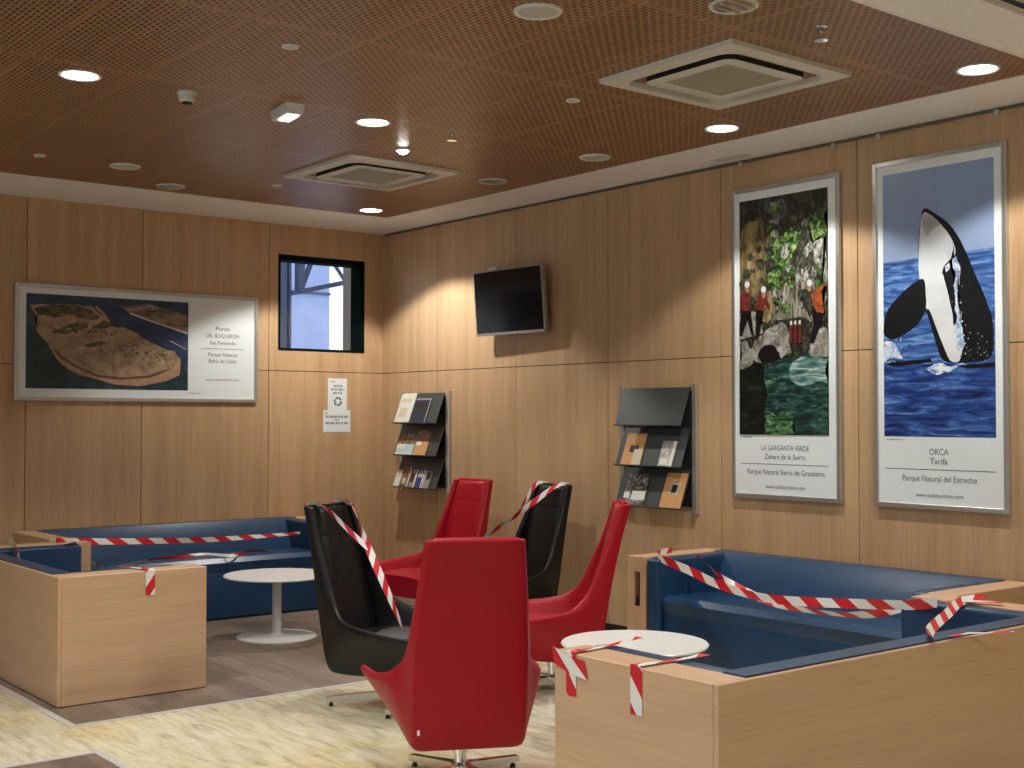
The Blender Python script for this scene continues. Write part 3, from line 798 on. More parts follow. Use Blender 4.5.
# ------------------------------------------------------------------ brochure racks
XT, XB, DZ = -.030, -.132, .270
def rack(label, y0, y1, ztop):
    """three sloping shelves between two uprights on the right wall"""
    t = thing('brochure_rack', label, 'brochure rack', (0, (y0+y1)/2, ztop-.87), 0, 'wall mounted brochure racks')
    zb = ztop-.86
    bm = BM(); box(bm, -.012, 0, y1+.02, y0-.02, zb+.02, ztop-.02); link('back_panel', bm, MT['rackback'], t, True)
    for y in (y0, y1):
        bm = BM(); box(bm, -.035, 0, y-.052 if y == y1 else y+.012, y-.012 if y == y1 else y+.052, zb-.02, ztop+.02, .003, 1); link('upright', bm, MT['alu'], t, True)
    zs = []
    for k in range(3):
        z1 = ztop-.29*k; z0 = z1-DZ
        d = Vector((XB-XT, 0, -DZ)).normalized(); nrm = Vector((-DZ, 0, -(XB-XT))).normalized()
        bm = BM(); T_, B_ = Vector((XT, 0, z1)), Vector((XB, 0, z0)); e = nrm*-.006
        def sl(y): return [Vector((q.x, y, q.z)) for q in (T_, B_, B_+e, T_+e)]
        loft(bm, [sl(y1+.004), sl(y0-.004)]); s = link('shelf', bm, MT['rackgrey'], t, True)
        bm = BM(); lo = B_+e*1.; tip = B_+nrm*.024
        def sl2(y): return [Vector((q.x, y, q.z)) for q in (lo, tip, tip+d*.004, lo+d*.004)]
        loft(bm, [sl2(y1+.004), sl2(y0-.004)]); link('lip', bm, MT['rackgrey'], s, True)
        zs.append((z1, z0))
    return zs
def pmat(name, c, rough=.35): return plain(name, c, rough, var=.02)
MT['p_white'] = pmat('white_cover', (.72, .72, .66)); MT['p_navy'] = pmat('navy_cover', (.015, .022, .05)); MT['p_teal'] = pmat('pale_teal_cover', (.45, .62, .66))
MT['p_orange'] = pmat('orange_cover', (.60, .32, .13)); MT['p_brown'] = mottled('brown_photo', [(.03, .015, .01), (.22, .09, .04), (.45, .28, .18)], (30, 30, 30), .35)
MT['p_grey'] = pmat('grey_cover', (.28, .28, .27)); MT['p_silver'] = mottled('silver_photo', [(.12, .12, .11), (.45, .46, .42), (.75, .76, .72)], (30, 40, 20), .35)
MT['p_mix'] = mottled('busy_photo', [(.01, .01, .012), (.08, .07, .06), (.55, .53, .48)], (24, 24, 24), .35, dist=1.2); MT['p_blue'] = pmat('blue_cover', (.03, .05, .22))
MT['p_dark'] = pmat('dark_photo', (.02, .015, .014)); MT['p_cream'] = pmat('cream_cover', (.62, .55, .42))
def brochure(label, y0, span, z1z0, s0, w, ln, cover, patches, group, th=.006, cat='brochure'):
    """leans on a sloping shelf: s0 from the shelf's left end, w wide, ln tall; patches (u0,u1,v0,v1,material)"""
    z1, z0 = z1z0
    B_ = Vector((XB, 0, z0)); up = Vector((XT-XB, 0, DZ)).normalized(); nrm = Vector((-DZ, 0, -(XB-XT))).normalized()
    org = Vector((XB, y0-s0, z0))+nrm*.0008+up*.001
    M = Matrix(((0, up.x, nrm.x, org.x), (-1, up.y, nrm.y, org.y), (0, up.z, nrm.z, org.z), (0, 0, 0, 1)))
    bm = BM(); mats = [MT[cover]]
    box(bm, 0, w, 0, ln, 0, th, .0008, 1)
    for i, (u0, u1, v0, v1, m) in enumerate(patches):
        if MT[m] not in mats: mats.append(MT[m])
        poly(bm, [(u0*w, v0*ln, th+.0005+.0003*i), (u1*w, v0*ln, th+.0005+.0003*i), (u1*w, v1*ln, th+.0005+.0003*i), (u0*w, v1*ln, th+.0005+.0003*i)], mats.index(MT[m]))
    bm.transform(M); c = org.copy()
    bm.transform(Matrix.Translation(-c))
    o = link('brochure', bm, mats, None, smooth=False); o.location = c
    tag(o, label, cat, group)
Y0 = -.345
zs = rack('smaller looking brochure rack near the corner, filled on all three shelves', Y0, -1.02, 1.82)
g = 'brochures on the rack near the corner'
brochure('large white brochure at the left of the top shelf, corner rack', Y0, 0, zs[0], .015, .235, .285, 'p_white', [(.15, .8, .70, .82, 'p_cream'), (.2, .7, .2, .5, 'p_cream')], g)
brochure('navy brochure with pale heading on the top shelf, corner rack', Y0, 0, zs[0], .275, .235, .235, 'p_navy', [(0, .95, .93, 1, 'p_grey'), (.12, .8, .55, .80, 'p_dark'), (.93, 1, 0, 1, 'p_grey')], g)
brochure('pale teal brochure with dark photo on the middle shelf, corner rack', Y0, 0, zs[1], .03, .27, .20, 'p_teal', [(0, 1, .52, 1, 'p_brown'), (.0, .5, .30, .52, 'p_white'), (0, 1, 0, .12, 'p_white')], g)
brochure('orange brochure with brown photo on the middle shelf, corner rack', Y0, 0, zs[1], .31, .20, .235, 'p_orange', [(0, 1, .55, 1, 'p_brown'), (.1, .5, .40, .55, 'p_white')], g)
for k, (s, w, ln, cv, lab, pt) in enumerate(((.012, .088, .16, 'p_white', 'white booklet leftmost on the bottom shelf, corner rack', [(.2, .8, .6, .8, 'p_cream')]),
        (.115, .125, .19, 'p_brown', 'brown photo booklet second from left on the bottom shelf, corner rack', [(.15, .6, .15, .45, 'p_silver'), (.85, 1, 0, 1, 'p_white')]),
        (.255, .09, .17, 'p_grey', 'grey booklet with white edge on the bottom shelf, corner rack', [(.8, 1, 0, 1, 'p_white'), (.1, .6, .3, .8, 'p_dark')]),
        (.355, .10, .18, 'p_blue', 'dark blue booklet on the bottom shelf, corner rack', [(.1, .8, .55, .9, 'p_silver'), (.85, 1, 0, 1, 'p_white')]),
        (.465, .10, .165, 'p_grey', 'grey booklet rightmost on the bottom shelf, corner rack', [(0, .14, 0, 1, 'p_white'), (.3, .9, .5, .9, 'p_dark')]))):
    brochure(lab, Y0, 0, zs[2], s, w, ln, cv, pt, g, .012, 'booklet')
Y1 = -3.295
zs = rack('larger looking brochure rack left of the canyon poster, its top shelf empty', Y1, -3.96, 1.815)
g = 'brochures on the rack beside the canyon poster'
brochure('orange brochure with a dark square, middle shelf by the canyon poster', Y1, 0, zs[1], .06, .20, .245, 'p_orange', [(.3, .75, .40, .62, 'p_dark'), (.55, 1, .0, .5, 'p_cream')], g)
brochure('narrow silver brochure on the middle shelf by the canyon poster', Y1, 0, zs[1], .44, .135, .19, 'p_silver', [(0, .75, .86, 1, 'p_grey'), (.78, 1, 0, 1, 'p_white'), (.1, .6, .08, .3, 'p_white')], g)
brochure('dark busy photo brochure on the bottom shelf by the canyon poster', Y1, 0, zs[2], .075, .225, .24, 'p_mix', [(.0, .25, .22, .42, 'p_white'), (.35, .95, .18, .46, 'p_white')], g)
brochure('orange brochure with a small portrait, bottom shelf by the canyon poster', Y1, 0, zs[2], .455, .20, .26, 'p_orange', [(.3, .78, .40, .72, 'p_silver'), (.40, .65, .44, .66, 'p_dark')], g)

# ------------------------------------------------------------------ notices taped to the back wall
def notice(name, label, x0, x1, z0, z1, bars, ring=None):
    t = thing(name, label, 'notice', ((x0+x1)/2, 0, (z0+z1)/2), 0, 'printed notices on the back wall')
    bm = BM(); box(bm, x0, x1, -.0025, -.0003, z0, z1); link('sheet', bm, MT['paper'], t, True, smooth=False)
    bm = BM(); w = x1-x0; h = z1-z0
    for u, v, fit, th in bars:      # lines of print too small to read
        a = x0+u*w-fit/2
        while a < x0+u*w+fit/2-.004:
            k = min(random.uniform(.012, .045), x0+u*w+fit/2-a)
            for i in range(int(k/.009)+1):
                q = a+i*.009; poly(bm, [(q, -.0032, z0+v*h-th/2), (q+.006, -.0032, z0+v*h-th/2), (q+.006, -.0032, z0+v*h+th/2), (q, -.0032, z0+v*h+th/2)])
            a += k+.012
    if ring:
        cx, cz, r = x0+ring[0]*w, z0+ring[1]*h, ring[2]
        for k in range(3):
            a0 = R(20+120*k); a1 = a0+R(80)
            for i in range(6):
                a, b = a0+(a1-a0)*i/6, a0+(a1-a0)*(i+1)/6
                poly(bm, [(cx+r*.62*math.cos(a), -.0032, cz+r*.62*math.sin(a)), (cx+r*math.cos(a), -.0032, cz+r*math.sin(a)), (cx+r*math.cos(b), -.0032, cz+r*math.sin(b)), (cx+r*.62*math.cos(b), -.0032, cz+r*.62*math.sin(b))])
            a = a1; poly(bm, [(cx+r*.45*math.cos(a), -.0032, cz+r*.45*math.sin(a)), (cx+r*1.2*math.cos(a), -.0032, cz+r*1.2*math.sin(a)), (cx+r*.85*math.cos(a+.6), -.0032, cz+r*.85*math.sin(a+.6))])
    link('lettering', bm, MT['ink'], t, True, smooth=False)
    t.location.y = BACK; t.location.x += .025
notice('notice_sheet', 'upper white notice with three arrows below the small window', -.611, -.409, 1.668, 1.961, [(.28, .90, .05, .010), (.52, .76, .085, .020), (.52, .65, .14, .020), (.52, .54, .10, .020)], (.52, .27, .042))
notice('notice_sheet', 'lower white notice with two bold lines, overlapping the upper one', -.659, -.370, 1.467, 1.668, [(.14, .86, .05, .010), (.5, .70, .245, .022), (.5, .56, .05, .012), (.5, .41, .245, .022)])

# ------------------------------------------------------------------ the three framed posters
def frame_parts(t, ax, a0, a1, z0, z1, fw, dep):
    """a0 < a1 along the wall; ax 'x' hangs on the back wall, 'y' on the right wall"""
    def bx(bm, p0, p1, q0, q1, d0, d1, bev=0.):
        if ax == 'x': box(bm, p0, p1, -d1, -d0, q0, q1, bev, 1)
        else: box(bm, -d1, -d0, p0, p1, q0, q1, bev, 1)
    bm = BM()
    bx(bm, a0, a0+fw, z0, z1, 0, dep, .003); bx(bm, a1-fw, a1, z0, z1, 0, dep, .003)
    bx(bm, a0+fw, a1-fw, z0, z0+fw, 0, dep, .003); bx(bm, a0+fw, a1-fw, z1-fw, z1, 0, dep, .003)
    link('frame', bm, MT['alu'], t, True)
    bm = BM(); bx(bm, a0+fw-.002, a1-fw+.002, z0+fw-.002, z1-fw+.002, .004, dep-.010); link('print_sheet', bm, MT['paper'], t, True, smooth=False)
DEP = .030; DF = DEP-.010
def layer(k): return DF+.0006+.0004*k
def pic(t, ax, layers):
    bm = BM(); mats = []
    for k, (pts, m) in enumerate(layers):
        if m not in mats: mats.append(m)
        d = layer(k)
        poly(bm, [((a, -d, z) if ax == 'x' else (-d, a, z)) for a, z in pts], mats.index(m))
    bmesh.ops.triangulate(bm, faces=bm.faces[:])
    # every print faces into the room
    bm.normal_update()
    return link('picture', bm, mats, t, True, smooth=False)
def rect(a0, a1, z0, z1): return [(a0, z0), (a1, z0), (a1, z1), (a0, z1)]
def words(t, ax, lines, rule, credit):
    bm = BM(); M = WALL_X if ax == 'y' else WALL_Y
    for s, a, z, size, fit in lines:
        loc = (-DF-.0012, a, z) if ax == 'y' else (a, -DF-.0012, z)
        text_bm(bm, s, size, Matrix.Translation(loc) @ M, 0, 'CENTER', fit)
    for a0, a1, z in rule:
        pts = rect(a0, a1, z-.002, z+.002)
        poly(bm, [((-DF-.0012, a, zz) if ax == 'y' else (a, -DF-.0012, zz)) for a, zz in pts])
    link('lettering', bm, MT['ink'], t, True, smooth=False)
    bm = BM(); c, z, w = credit; a = c-w/2      # the credit under the photograph, too small to read
    while a < c+w/2:
        pts = rect(a, a+.004, z-.003, z+.003)
        poly(bm, [((-DF-.0012, p, zz) if ax == 'y' else (p, -DF-.0012, zz)) for p, zz in pts]); a += .006 if random.random() < .85 else .012
    link('photo_credit', bm, MT['ink'], t, True, smooth=False)
P = {}
P['sky'] = mottled('print_sky', [(.25, .34, .54), (.31, .41, .61)], (.5, .5, 1.), .3, detail=2)
P['sea'] = mottled('print_sea', [(.008, .022, .10), (.035, .10, .34), (.12, .26, .58), (.35, .52, .78)], (6, 5, 34), .3, dist=.8, pos=[.30, .46, .58, .74])
P['sea2'] = mottled('print_near_sea', [(.006, .014, .07), (.02, .06, .26), (.07, .17, .46), (.38, .52, .75)], (5, 4, 26), .3, dist=1., pos=[.32, .48, .6, .76])
P['oblack'] = plain('print_black', (.006, .007, .010), .3); P['owhite'] = mottled('print_white_belly', [(.55, .60, .66), (.78, .80, .80)], (3, 3, 3), .3)
P['ogrey'] = mottled('print_chin', [(.30, .30, .32), (.62, .62, .62)], (8, 8, 8), .3)
P['foam'] = mottled('print_foam', [(.10, .20, .45), (.45, .58, .78), (.85, .88, .9)], (26, 26, 40), .3, dist=.6, pos=[.38, .5, .62])
P['spray'] = plain('print_spray', (.75, .80, .86), .3)

# outlines of the printed pictures, in metres on their walls
orca_black = [(-5.783, 2.774), (-5.788, 2.816), (-5.812, 2.834), (-5.86, 2.801), (-5.955, 2.735), (-6.021, 2.649), (-6.073, 2.547), (-6.124, 2.423), (-6.181, 2.301), (-6.212, 2.216), (-6.231, 2.166), (-6.239, 2.083), (-6.237, 1.926), (-6.093, 1.913), (-6.001, 1.914), (-5.913, 1.925), (-5.88, 2.017), (-5.84, 2.141), (-5.816, 2.216), (-5.802, 2.231), (-5.773, 2.418), (-5.76, 2.542), (-5.768, 2.689)]
orca_white = [(-5.786, 2.786), (-5.807, 2.808), (-5.86, 2.777), (-5.927, 2.708), (-5.987, 2.628), (-6.013, 2.541), (-5.973, 2.515), (-5.928, 2.477), (-5.918, 2.442), (-5.954, 2.366), (-5.964, 2.293), (-5.977, 2.22), (-5.997, 2.24), (-5.99, 2.157), (-6.022, 2.035), (-6.04, 1.921), (-5.967, 1.917), (-5.934, 1.991), (-5.881, 2.114), (-5.834, 2.239), (-5.81, 2.231), (-5.786, 2.331), (-5.766, 2.424), (-5.763, 2.542), (-5.773, 2.689)]
orca_fin = [(-5.804, 2.415), (-5.766, 2.416), (-5.673, 2.364), (-5.571, 2.278), (-5.539, 2.234), (-5.518, 2.147), (-5.52, 2.096), (-5.57, 2.068), (-5.642, 2.084), (-5.742, 2.134), (-5.802, 2.204), (-5.816, 2.277), (-5.807, 2.339), (-5.811, 2.341)]
orca_streak = [(-5.973, 2.509), (-6.02, 2.523), (-6.039, 2.443), (-6.025, 2.348), (-6.011, 2.278), (-6.017, 2.217), (-6.03, 2.19), (-6.022, 2.095), (-5.996, 2.12), (-5.984, 2.265), (-5.988, 2.255), (-5.991, 2.315), (-5.999, 2.411)]
orca_eye = [(-5.936, 2.476), (-5.966, 2.492), (-5.972, 2.461), (-5.945, 2.439)]
horizon = [(-5.518, 2.534), (-6.241, 2.554)]
waterline = [(-5.519, 1.92), (-6.247, 1.914)]
splashL = [(-5.523, 2.058), (-5.599, 2.048), (-5.656, 1.953), (-5.519, 1.932)]
foam = [(-5.81, 1.892), (-5.92, 1.916), (-6.04, 1.915), (-6.08, 1.896), (-5.96, 1.863), (-5.851, 1.86)]
can_ochre = [(-4.397, 2.799), (-4.477, 2.913), (-4.603, 2.946), (-4.636, 2.857), (-4.624, 2.665), (-4.608, 2.498), (-4.537, 2.406), (-4.395, 2.417)]
can_green = [(-4.64, 2.712), (-4.709, 2.789), (-4.814, 2.801), (-4.917, 2.801), (-4.887, 2.71), (-4.828, 2.621), (-4.768, 2.556), (-4.722, 2.488), (-4.646, 2.446), (-4.623, 2.496)]
can_grey = [(-4.916, 2.636), (-5.018, 2.824), (-5.118, 2.835), (-5.115, 2.409), (-5.085, 2.216), (-4.957, 2.223), (-4.885, 2.38)]
can_sky = [(-4.603, 3.043), (-4.756, 3.035), (-4.815, 2.943), (-4.74, 2.881), (-4.633, 2.882)]
can_pale = [(-4.692, 2.443), (-4.812, 2.481), (-4.944, 2.47), (-4.986, 2.222), (-4.675, 2.24), (-4.66, 2.219)]
can_water = [(-4.389, 1.97), (-4.535, 1.971), (-4.809, 1.986), (-4.941, 2.004), (-5.118, 1.986), (-5.115, 1.496), (-4.387, 1.488)]
can_light = [(-4.838, 1.955), (-4.984, 1.979), (-5.118, 1.969), (-5.117, 1.814), (-4.94, 1.806), (-4.808, 1.868)]
can_rock = [(-4.504, 2.07), (-4.567, 2.14), (-4.675, 2.194), (-4.751, 2.226), (-4.81, 2.175), (-4.831, 2.02), (-4.749, 1.988), (-4.566, 1.964), (-4.504, 1.985)]
can_rockdark = [(-4.551, 2.019), (-4.613, 2.077), (-4.704, 2.061), (-4.749, 1.982), (-4.581, 1.964)]
can_rockR = [(-4.97, 2.015), (-5.014, 2.129), (-5.085, 2.171), (-5.12, 2.147), (-5.118, 1.986), (-4.984, 1.997)]
can_rockL = [(-4.39, 2.099), (-4.457, 2.114), (-4.496, 2.058), (-4.511, 1.966), (-4.392, 1.927)]
can_deep = [(-4.389, 1.952), (-4.597, 1.957), (-4.634, 1.752), (-4.609, 1.488), (-4.387, 1.485)]
b_island = [(-3.31, 2.484), (-3.14, 2.49), (-2.945, 2.507), (-2.817, 2.497), (-2.715, 2.424), (-2.634, 2.342), (-2.538, 2.339), (-2.327, 2.232), (-2.111, 2.159), (-2.048, 2.094), (-2.055, 1.961), (-2.217, 1.898), (-2.429, 1.858), (-2.622, 1.869), (-2.825, 1.923), (-2.996, 1.982), (-3.094, 2.063), (-3.164, 2.186), (-3.261, 2.293), (-3.248, 2.39)]
b_beach = [(-3.22, 2.322), (-3.164, 2.186), (-3.066, 2.064), (-2.954, 1.983), (-2.782, 1.916), (-2.564, 1.906), (-2.294, 1.933), (-2.125, 2.003), (-2.079, 2.079), (-2.048, 2.094), (-2.055, 1.961), (-2.217, 1.898), (-2.429, 1.858), (-2.622, 1.869), (-2.825, 1.923), (-2.996, 1.982), (-3.094, 2.063), (-3.164, 2.186)]
b_line = [(-3.15, 2.187), (-3.053, 2.092), (-2.926, 2.012), (-2.754, 1.945), (-2.564, 1.928), (-2.34, 1.947), (-2.156, 2.01), (-2.141, 2.0), (-2.324, 1.928), (-2.564, 1.909), (-2.768, 1.928), (-2.94, 1.998), (-3.066, 2.078)]
b_veg = [[(-3.276, 2.465), (-3.167, 2.485), (-3.001, 2.498), (-2.831, 2.482), (-2.751, 2.422), (-2.772, 2.393), (-2.901, 2.401), (-3.0, 2.431), (-3.139, 2.396), (-3.248, 2.411)], [(-3.089, 2.301), (-3.013, 2.346), (-2.858, 2.367), (-2.843, 2.326), (-2.957, 2.313)], [(-2.815, 2.341), (-2.715, 2.389), (-2.641, 2.349), (-2.699, 2.318), (-2.8, 2.313)], [(-3.138, 2.278), (-2.999, 2.298), (-2.872, 2.303), (-2.999, 2.269), (-3.117, 2.264)], [(-2.878, 2.176), (-2.799, 2.207), (-2.684, 2.218), (-2.799, 2.171)]]
b_isl2 = [(-2.569, 2.504), (-2.45, 2.525), (-2.269, 2.528), (-2.114, 2.492), (-1.988, 2.454), (-1.987, 2.305), (-2.144, 2.357), (-2.329, 2.407), (-2.48, 2.444)]
b_surf = [(-2.509, 2.456), (-2.328, 2.4), (-2.144, 2.35), (-1.987, 2.305), (-1.987, 2.32), (-2.144, 2.365), (-2.329, 2.415), (-2.48, 2.465)]
H1 = [(-4.435, 2.494), (-4.464, 2.516), (-4.491, 2.489), (-4.478, 2.466), (-4.446, 2.468)]
T1 = [(-4.411, 2.44), (-4.459, 2.461), (-4.487, 2.422), (-4.493, 2.312), (-4.418, 2.317), (-4.398, 2.392)]
H2 = [(-4.572, 2.452), (-4.6, 2.474), (-4.634, 2.447), (-4.623, 2.418), (-4.587, 2.421)]
T2 = [(-4.553, 2.405), (-4.592, 2.426), (-4.633, 2.399), (-4.599, 2.305), (-4.529, 2.322), (-4.537, 2.358)]
H3 = [(-4.956, 2.469), (-4.98, 2.484), (-5.002, 2.459), (-4.994, 2.431), (-4.965, 2.433)]
T3 = [(-4.994, 2.372), (-5.023, 2.417), (-5.108, 2.444), (-5.122, 2.432), (-5.072, 2.401), (-5.086, 2.308), (-5.008, 2.313)]
legs1 = [(-4.407, 2.32), (-4.493, 2.314), (-4.52, 2.142), (-4.497, 2.149), (-4.458, 2.267), (-4.417, 2.147), (-4.393, 2.148)]
legs2 = [(-4.537, 2.311), (-4.607, 2.307), (-4.575, 2.248), (-4.567, 2.152), (-4.536, 2.141)]
legs3 = [(-4.986, 2.282), (-5.1, 2.274), (-5.057, 2.173), (-5.013, 2.071), (-4.977, 2.073), (-5.014, 2.187)]
def rough(pts, amp=.16, n=2):
    """break a straight outline into a natural, ragged one"""
    for _ in range(n):
        q = []
        for (a, b), (c, d) in zip(pts, pts[1:]+pts[:1]):
            k = amp*random.uniform(-1, 1); q += [(a, b), ((a+c)/2-(d-b)*k, (b+d)/2+(c-a)*k)]
        pts = q
    return pts
def smooth(p, n=2):
    for _ in range(n):
        q = []
        for (a, b), (c, d) in zip(p, p[1:]+p[:1]): q += [(.75*a+.25*c, .75*b+.25*d), (.25*a+.75*c, .25*b+.75*d)]
        p = q
    return p
def dot(a, z, r, k=10): return [(a+r*math.cos(2*math.pi*i/k), z+r*math.sin(2*math.pi*i/k)) for i in range(k)]
# orca poster
t = thing('framed_poster', 'tall framed poster of a leaping black and white orca at far right', 'poster', (0, -5.887, 2.1), 0, 'tall framed posters on the right wall')
frame_parts(t, 'y', -6.325, -5.449, 1.068, 3.143, .030, DEP)
o0, o1, q0, q1 = -6.248, -5.520, 1.490, 3.062
L = [(rect(o0, o1, q0, q1), P['sky']), ([(o1, q0), (o0, q0), (o0, 2.554), (o1, 2.534)], P['sea']), (rect(o0, o1, q0, 1.915), P['sea2'])]
L += [(smooth(orca_black), P['oblack']), (smooth(orca_white), P['owhite']), ([(-5.787, 2.79), (-5.81, 2.808), (-5.86, 2.777), (-5.91, 2.72), (-5.87, 2.70), (-5.82, 2.66), (-5.79, 2.72)], P['ogrey']), (smooth(orca_fin), P['oblack']), ([(-5.918, 2.442), (-5.94, 2.487), (-5.965, 2.485), (-5.990, 2.41), (-5.994, 2.30), (-6.002, 2.17), (-5.99, 2.12), (-5.984, 2.21), (-5.972, 2.30), (-5.953, 2.37)], P['oblack']), (orca_eye, P['foam'])]
L += [(rough([(-5.985, 2.515), (-6.012, 2.53), (-6.036, 2.46), (-6.03, 2.36), (-6.014, 2.28), (-6.03, 2.19), (-6.05, 2.08), (-6.04, 1.95), (-6.01, 2.0), (-6.0, 2.10), (-5.998, 2.22), (-5.998, 2.34), (-6.008, 2.42)], .12), P['foam']), (rough(splashL), P['foam']), (rough(foam), P['foam']), ([(-5.522, 1.925), (-5.70, 1.94), (-5.84, 1.945), (-5.85, 1.925), (-5.6, 1.905)], P['oblack']), ([(-6.0, 1.90), (-6.245, 1.91), (-6.245, 1.885), (-6.08, 1.88)], P['oblack'])]
def specks(n, f, s0, s1, m):
    for _ in range(n):
        a, z = f(); s = random.uniform(s0, s1)
        L.append(([(a-s, z), (a, z-s*1.3), (a+s*.9, z), (a, z+s)], m))
specks(46, lambda: (lambda v: (-6.01-.05*random.gauss(0, 1)*(.35+(2.36-v)*1.2)-.10*(2.36-v), v))(random.uniform(1.95, 2.36)), .002, .006, P['spray'])
specks(22, lambda: (random.uniform(-6.22, -6.03), random.uniform(1.92, 2.1)), .0015, .004, P['spray'])
specks(26, lambda: (random.uniform(-5.66, -5.53), random.uniform(1.93, 2.08)), .002, .005, P['spray'])
def flat_pic(t, ax, L, step=.00006):
    """the printed picture: one sheet, its shapes a hair above one another"""
    bm = BM(); mats = []
    for k, (pts, m) in enumerate(L):
        if m not in mats: mats.append(m)
        d = DF+.0006+step*k
        poly(bm, [((a, -d, z) if ax == 'x' else (-d, a, z)) for a, z in pts], mats.index(m))
    bmesh.ops.triangulate(bm, faces=bm.faces[:])
    return link('picture', bm, mats, t, True, smooth=False)
def clip(L, a0, a1, z0, z1): return [([(min(max(a, a0), a1), min(max(z, z0), z1)) for a, z in pts], m) for pts, m in L]
L = clip(L, o0, o1, q0, q1); flat_pic(t, 'y', L)
t.location.y -= .014
words(t, 'y', [('ORCA', -5.887, 1.402, .052, .125), ('Tarifa', -5.887, 1.348, .050, .115), ('Parque Natural del Estrecho', -5.887, 1.246, .050, .485), ('www.cadizturismo.com', -5.887, 1.150, .034, .31)], [(-6.245, -5.525, 1.300)], (-5.595, 1.472, .11))

# canyon poster
t = thing('framed_poster', 'tall framed poster of people in a rocky river canyon', 'poster', (0, -4.768, 2.1), 0, 'tall framed posters on the right wall')
frame_parts(t, 'y', -5.210, -4.323, 1.068, 3.137, .030, DEP)
P['c_dark'] = mottled('canyon_dark_rock', [(.004, .005, .004), (.02, .022, .016), (.07, .075, .05), (.22, .22, .17)], (20, 20, 13), .3, dist=1.4, pos=[.30, .47, .60, .78])
P['c_ochre'] = mottled('canyon_ochre_rock', [(.03, .022, .010), (.17, .13, .055), (.40, .33, .17)], (16, 16, 6), .3, dist=.9, pos=[.32, .5, .68])
P['c_green'] = mottled('canyon_foliage', [(.006, .014, .005), (.035, .075, .018), (.15, .26, .07), (.55, .62, .34)], (30, 26, 26), .3, dist=.8, pos=[.36, .48, .58, .72])
P['c_grey'] = mottled('canyon_pale_rock', [(.012, .014, .012), (.10, .11, .09), (.42, .42, .38), (.72, .71, .68)], (22, 22, 11), .3, dist=1.6, pos=[.34, .48, .60, .74])
P['c_sky'] = mottled('canyon_lit_rock', [(.008, .010, .010), (.07, .08, .09), (.30, .32, .34)], (24, 24, 20), .3, dist=1., pos=[.36, .5, .66])
P['c_pale'] = mottled('canyon_roots', [(.015, .014, .010), (.22, .20, .16), (.58, .55, .48)], (44, 44, 7), .3, dist=.8, pos=[.36, .52, .66])
P['c_water'] = mottled('canyon_water', [(.003, .008, .006), (.012, .045, .038), (.05, .14, .12), (.35, .48, .46)], (10, 9, 36), .3, dist=.9, pos=[.32, .48, .62, .76])
P['c_light'] = mottled('canyon_bright_water', [(.02, .07, .06), (.10, .22, .20), (.35, .50, .48), (.70, .78, .76)], (7, 7, 46), .3, dist=.7, pos=[.34, .46, .58, .70])
P['c_deep'] = mottled('canyon_deep_water', [(.002, .003, .003), (.006, .012, .010), (.04, .06, .055)], (8, 7, 34), .3, dist=.7, pos=[.35, .55, .75])
P['c_weed'] = mottled('canyon_green_water', [(.006, .02, .008), (.03, .11, .04), (.16, .28, .14), (.6, .66, .58)], (14, 14, 26), .3, dist=1.2, pos=[.34, .48, .60, .74])
P['c_rock'] = mottled('canyon_boulder', [(.05, .05, .04), (.24, .24, .21), (.52, .51, .47)], (14, 14, 14), .3, dist=1., pos=[.34, .5, .66])
P['c_suit'] = plain('print_wetsuit', (.008, .007, .009), .3); P['c_vest'] = mottled('print_red_vest', [(.07, .012, .012), (.22, .04, .028)], (30, 30, 30), .3)
P['c_orange'] = mottled('print_orange_vest', [(.20, .035, .015), (.48, .13, .04)], (30, 30, 30), .3)
P['c_helmet'] = plain('print_helmet', (.62, .64, .66), .3); P['c_skin'] = plain('print_skin', (.38, .20, .13), .3)
K0, K1, k0, k1 = -5.119, -4.392, 1.489, 3.053
L = [(rect(K0, K1, k0, k1), P['c_dark']), (rough(can_ochre), P['c_ochre']), (rough(can_sky), P['c_sky']), (rough(can_grey), P['c_grey']), (rough(can_pale), P['c_pale']), (rough(can_green, .25), P['c_green'])]
for _ in range(70):
    a, z = random.uniform(-5.1, -4.62), random.uniform(2.25, 2.98); r = random.uniform(.012, .045)
    L.append((rough(dot(a, z, r, 6), .3), P[random.choice(['c_dark', 'c_dark', 'c_green', 'c_grey'])]))
for _ in range(24):
    a, z = random.uniform(-4.66, -4.40), random.uniform(2.4, 3.0); r = random.uniform(.012, .04)
    L.append((rough(dot(a, z, r, 6), .3), P[random.choice(['c_dark', 'c_ochre', 'c_dark'])]))
L += [(rough([(-4.96, 2.85), (-5.118, 2.92), (-5.118, 2.74), (-5.0, 2.70)], .25), P['c_green']), ([(-4.60, 2.42), (-4.66, 2.44), (-4.70, 2.30), (-4.64, 2.22), (-4.58, 2.24)], P['c_ochre']), ([(-4.392, 2.32), (-4.56, 2.30), (-4.60, 2.16), (-4.392, 2.12)], P['c_rock'])]
L += [(can_water, P['c_water']), (rough(can_light), P['c_light']), (rough(can_deep, .1), P['c_deep']), (rough([(-4.615, 1.62), (-4.82, 1.64), (-4.86, 1.49), (-4.63, 1.49)], .25), P['c_weed']), (rough([(-4.60, 1.86), (-4.70, 1.87), (-4.70, 1.83), (-4.62, 1.82)]), P['c_weed'])]
L += [(rough(can_rockL), P['c_rock']), (rough(can_rock), P['c_rock']), (rough(can_rockdark), P['c_suit']), (rough(can_rockR), P['c_rock'])]
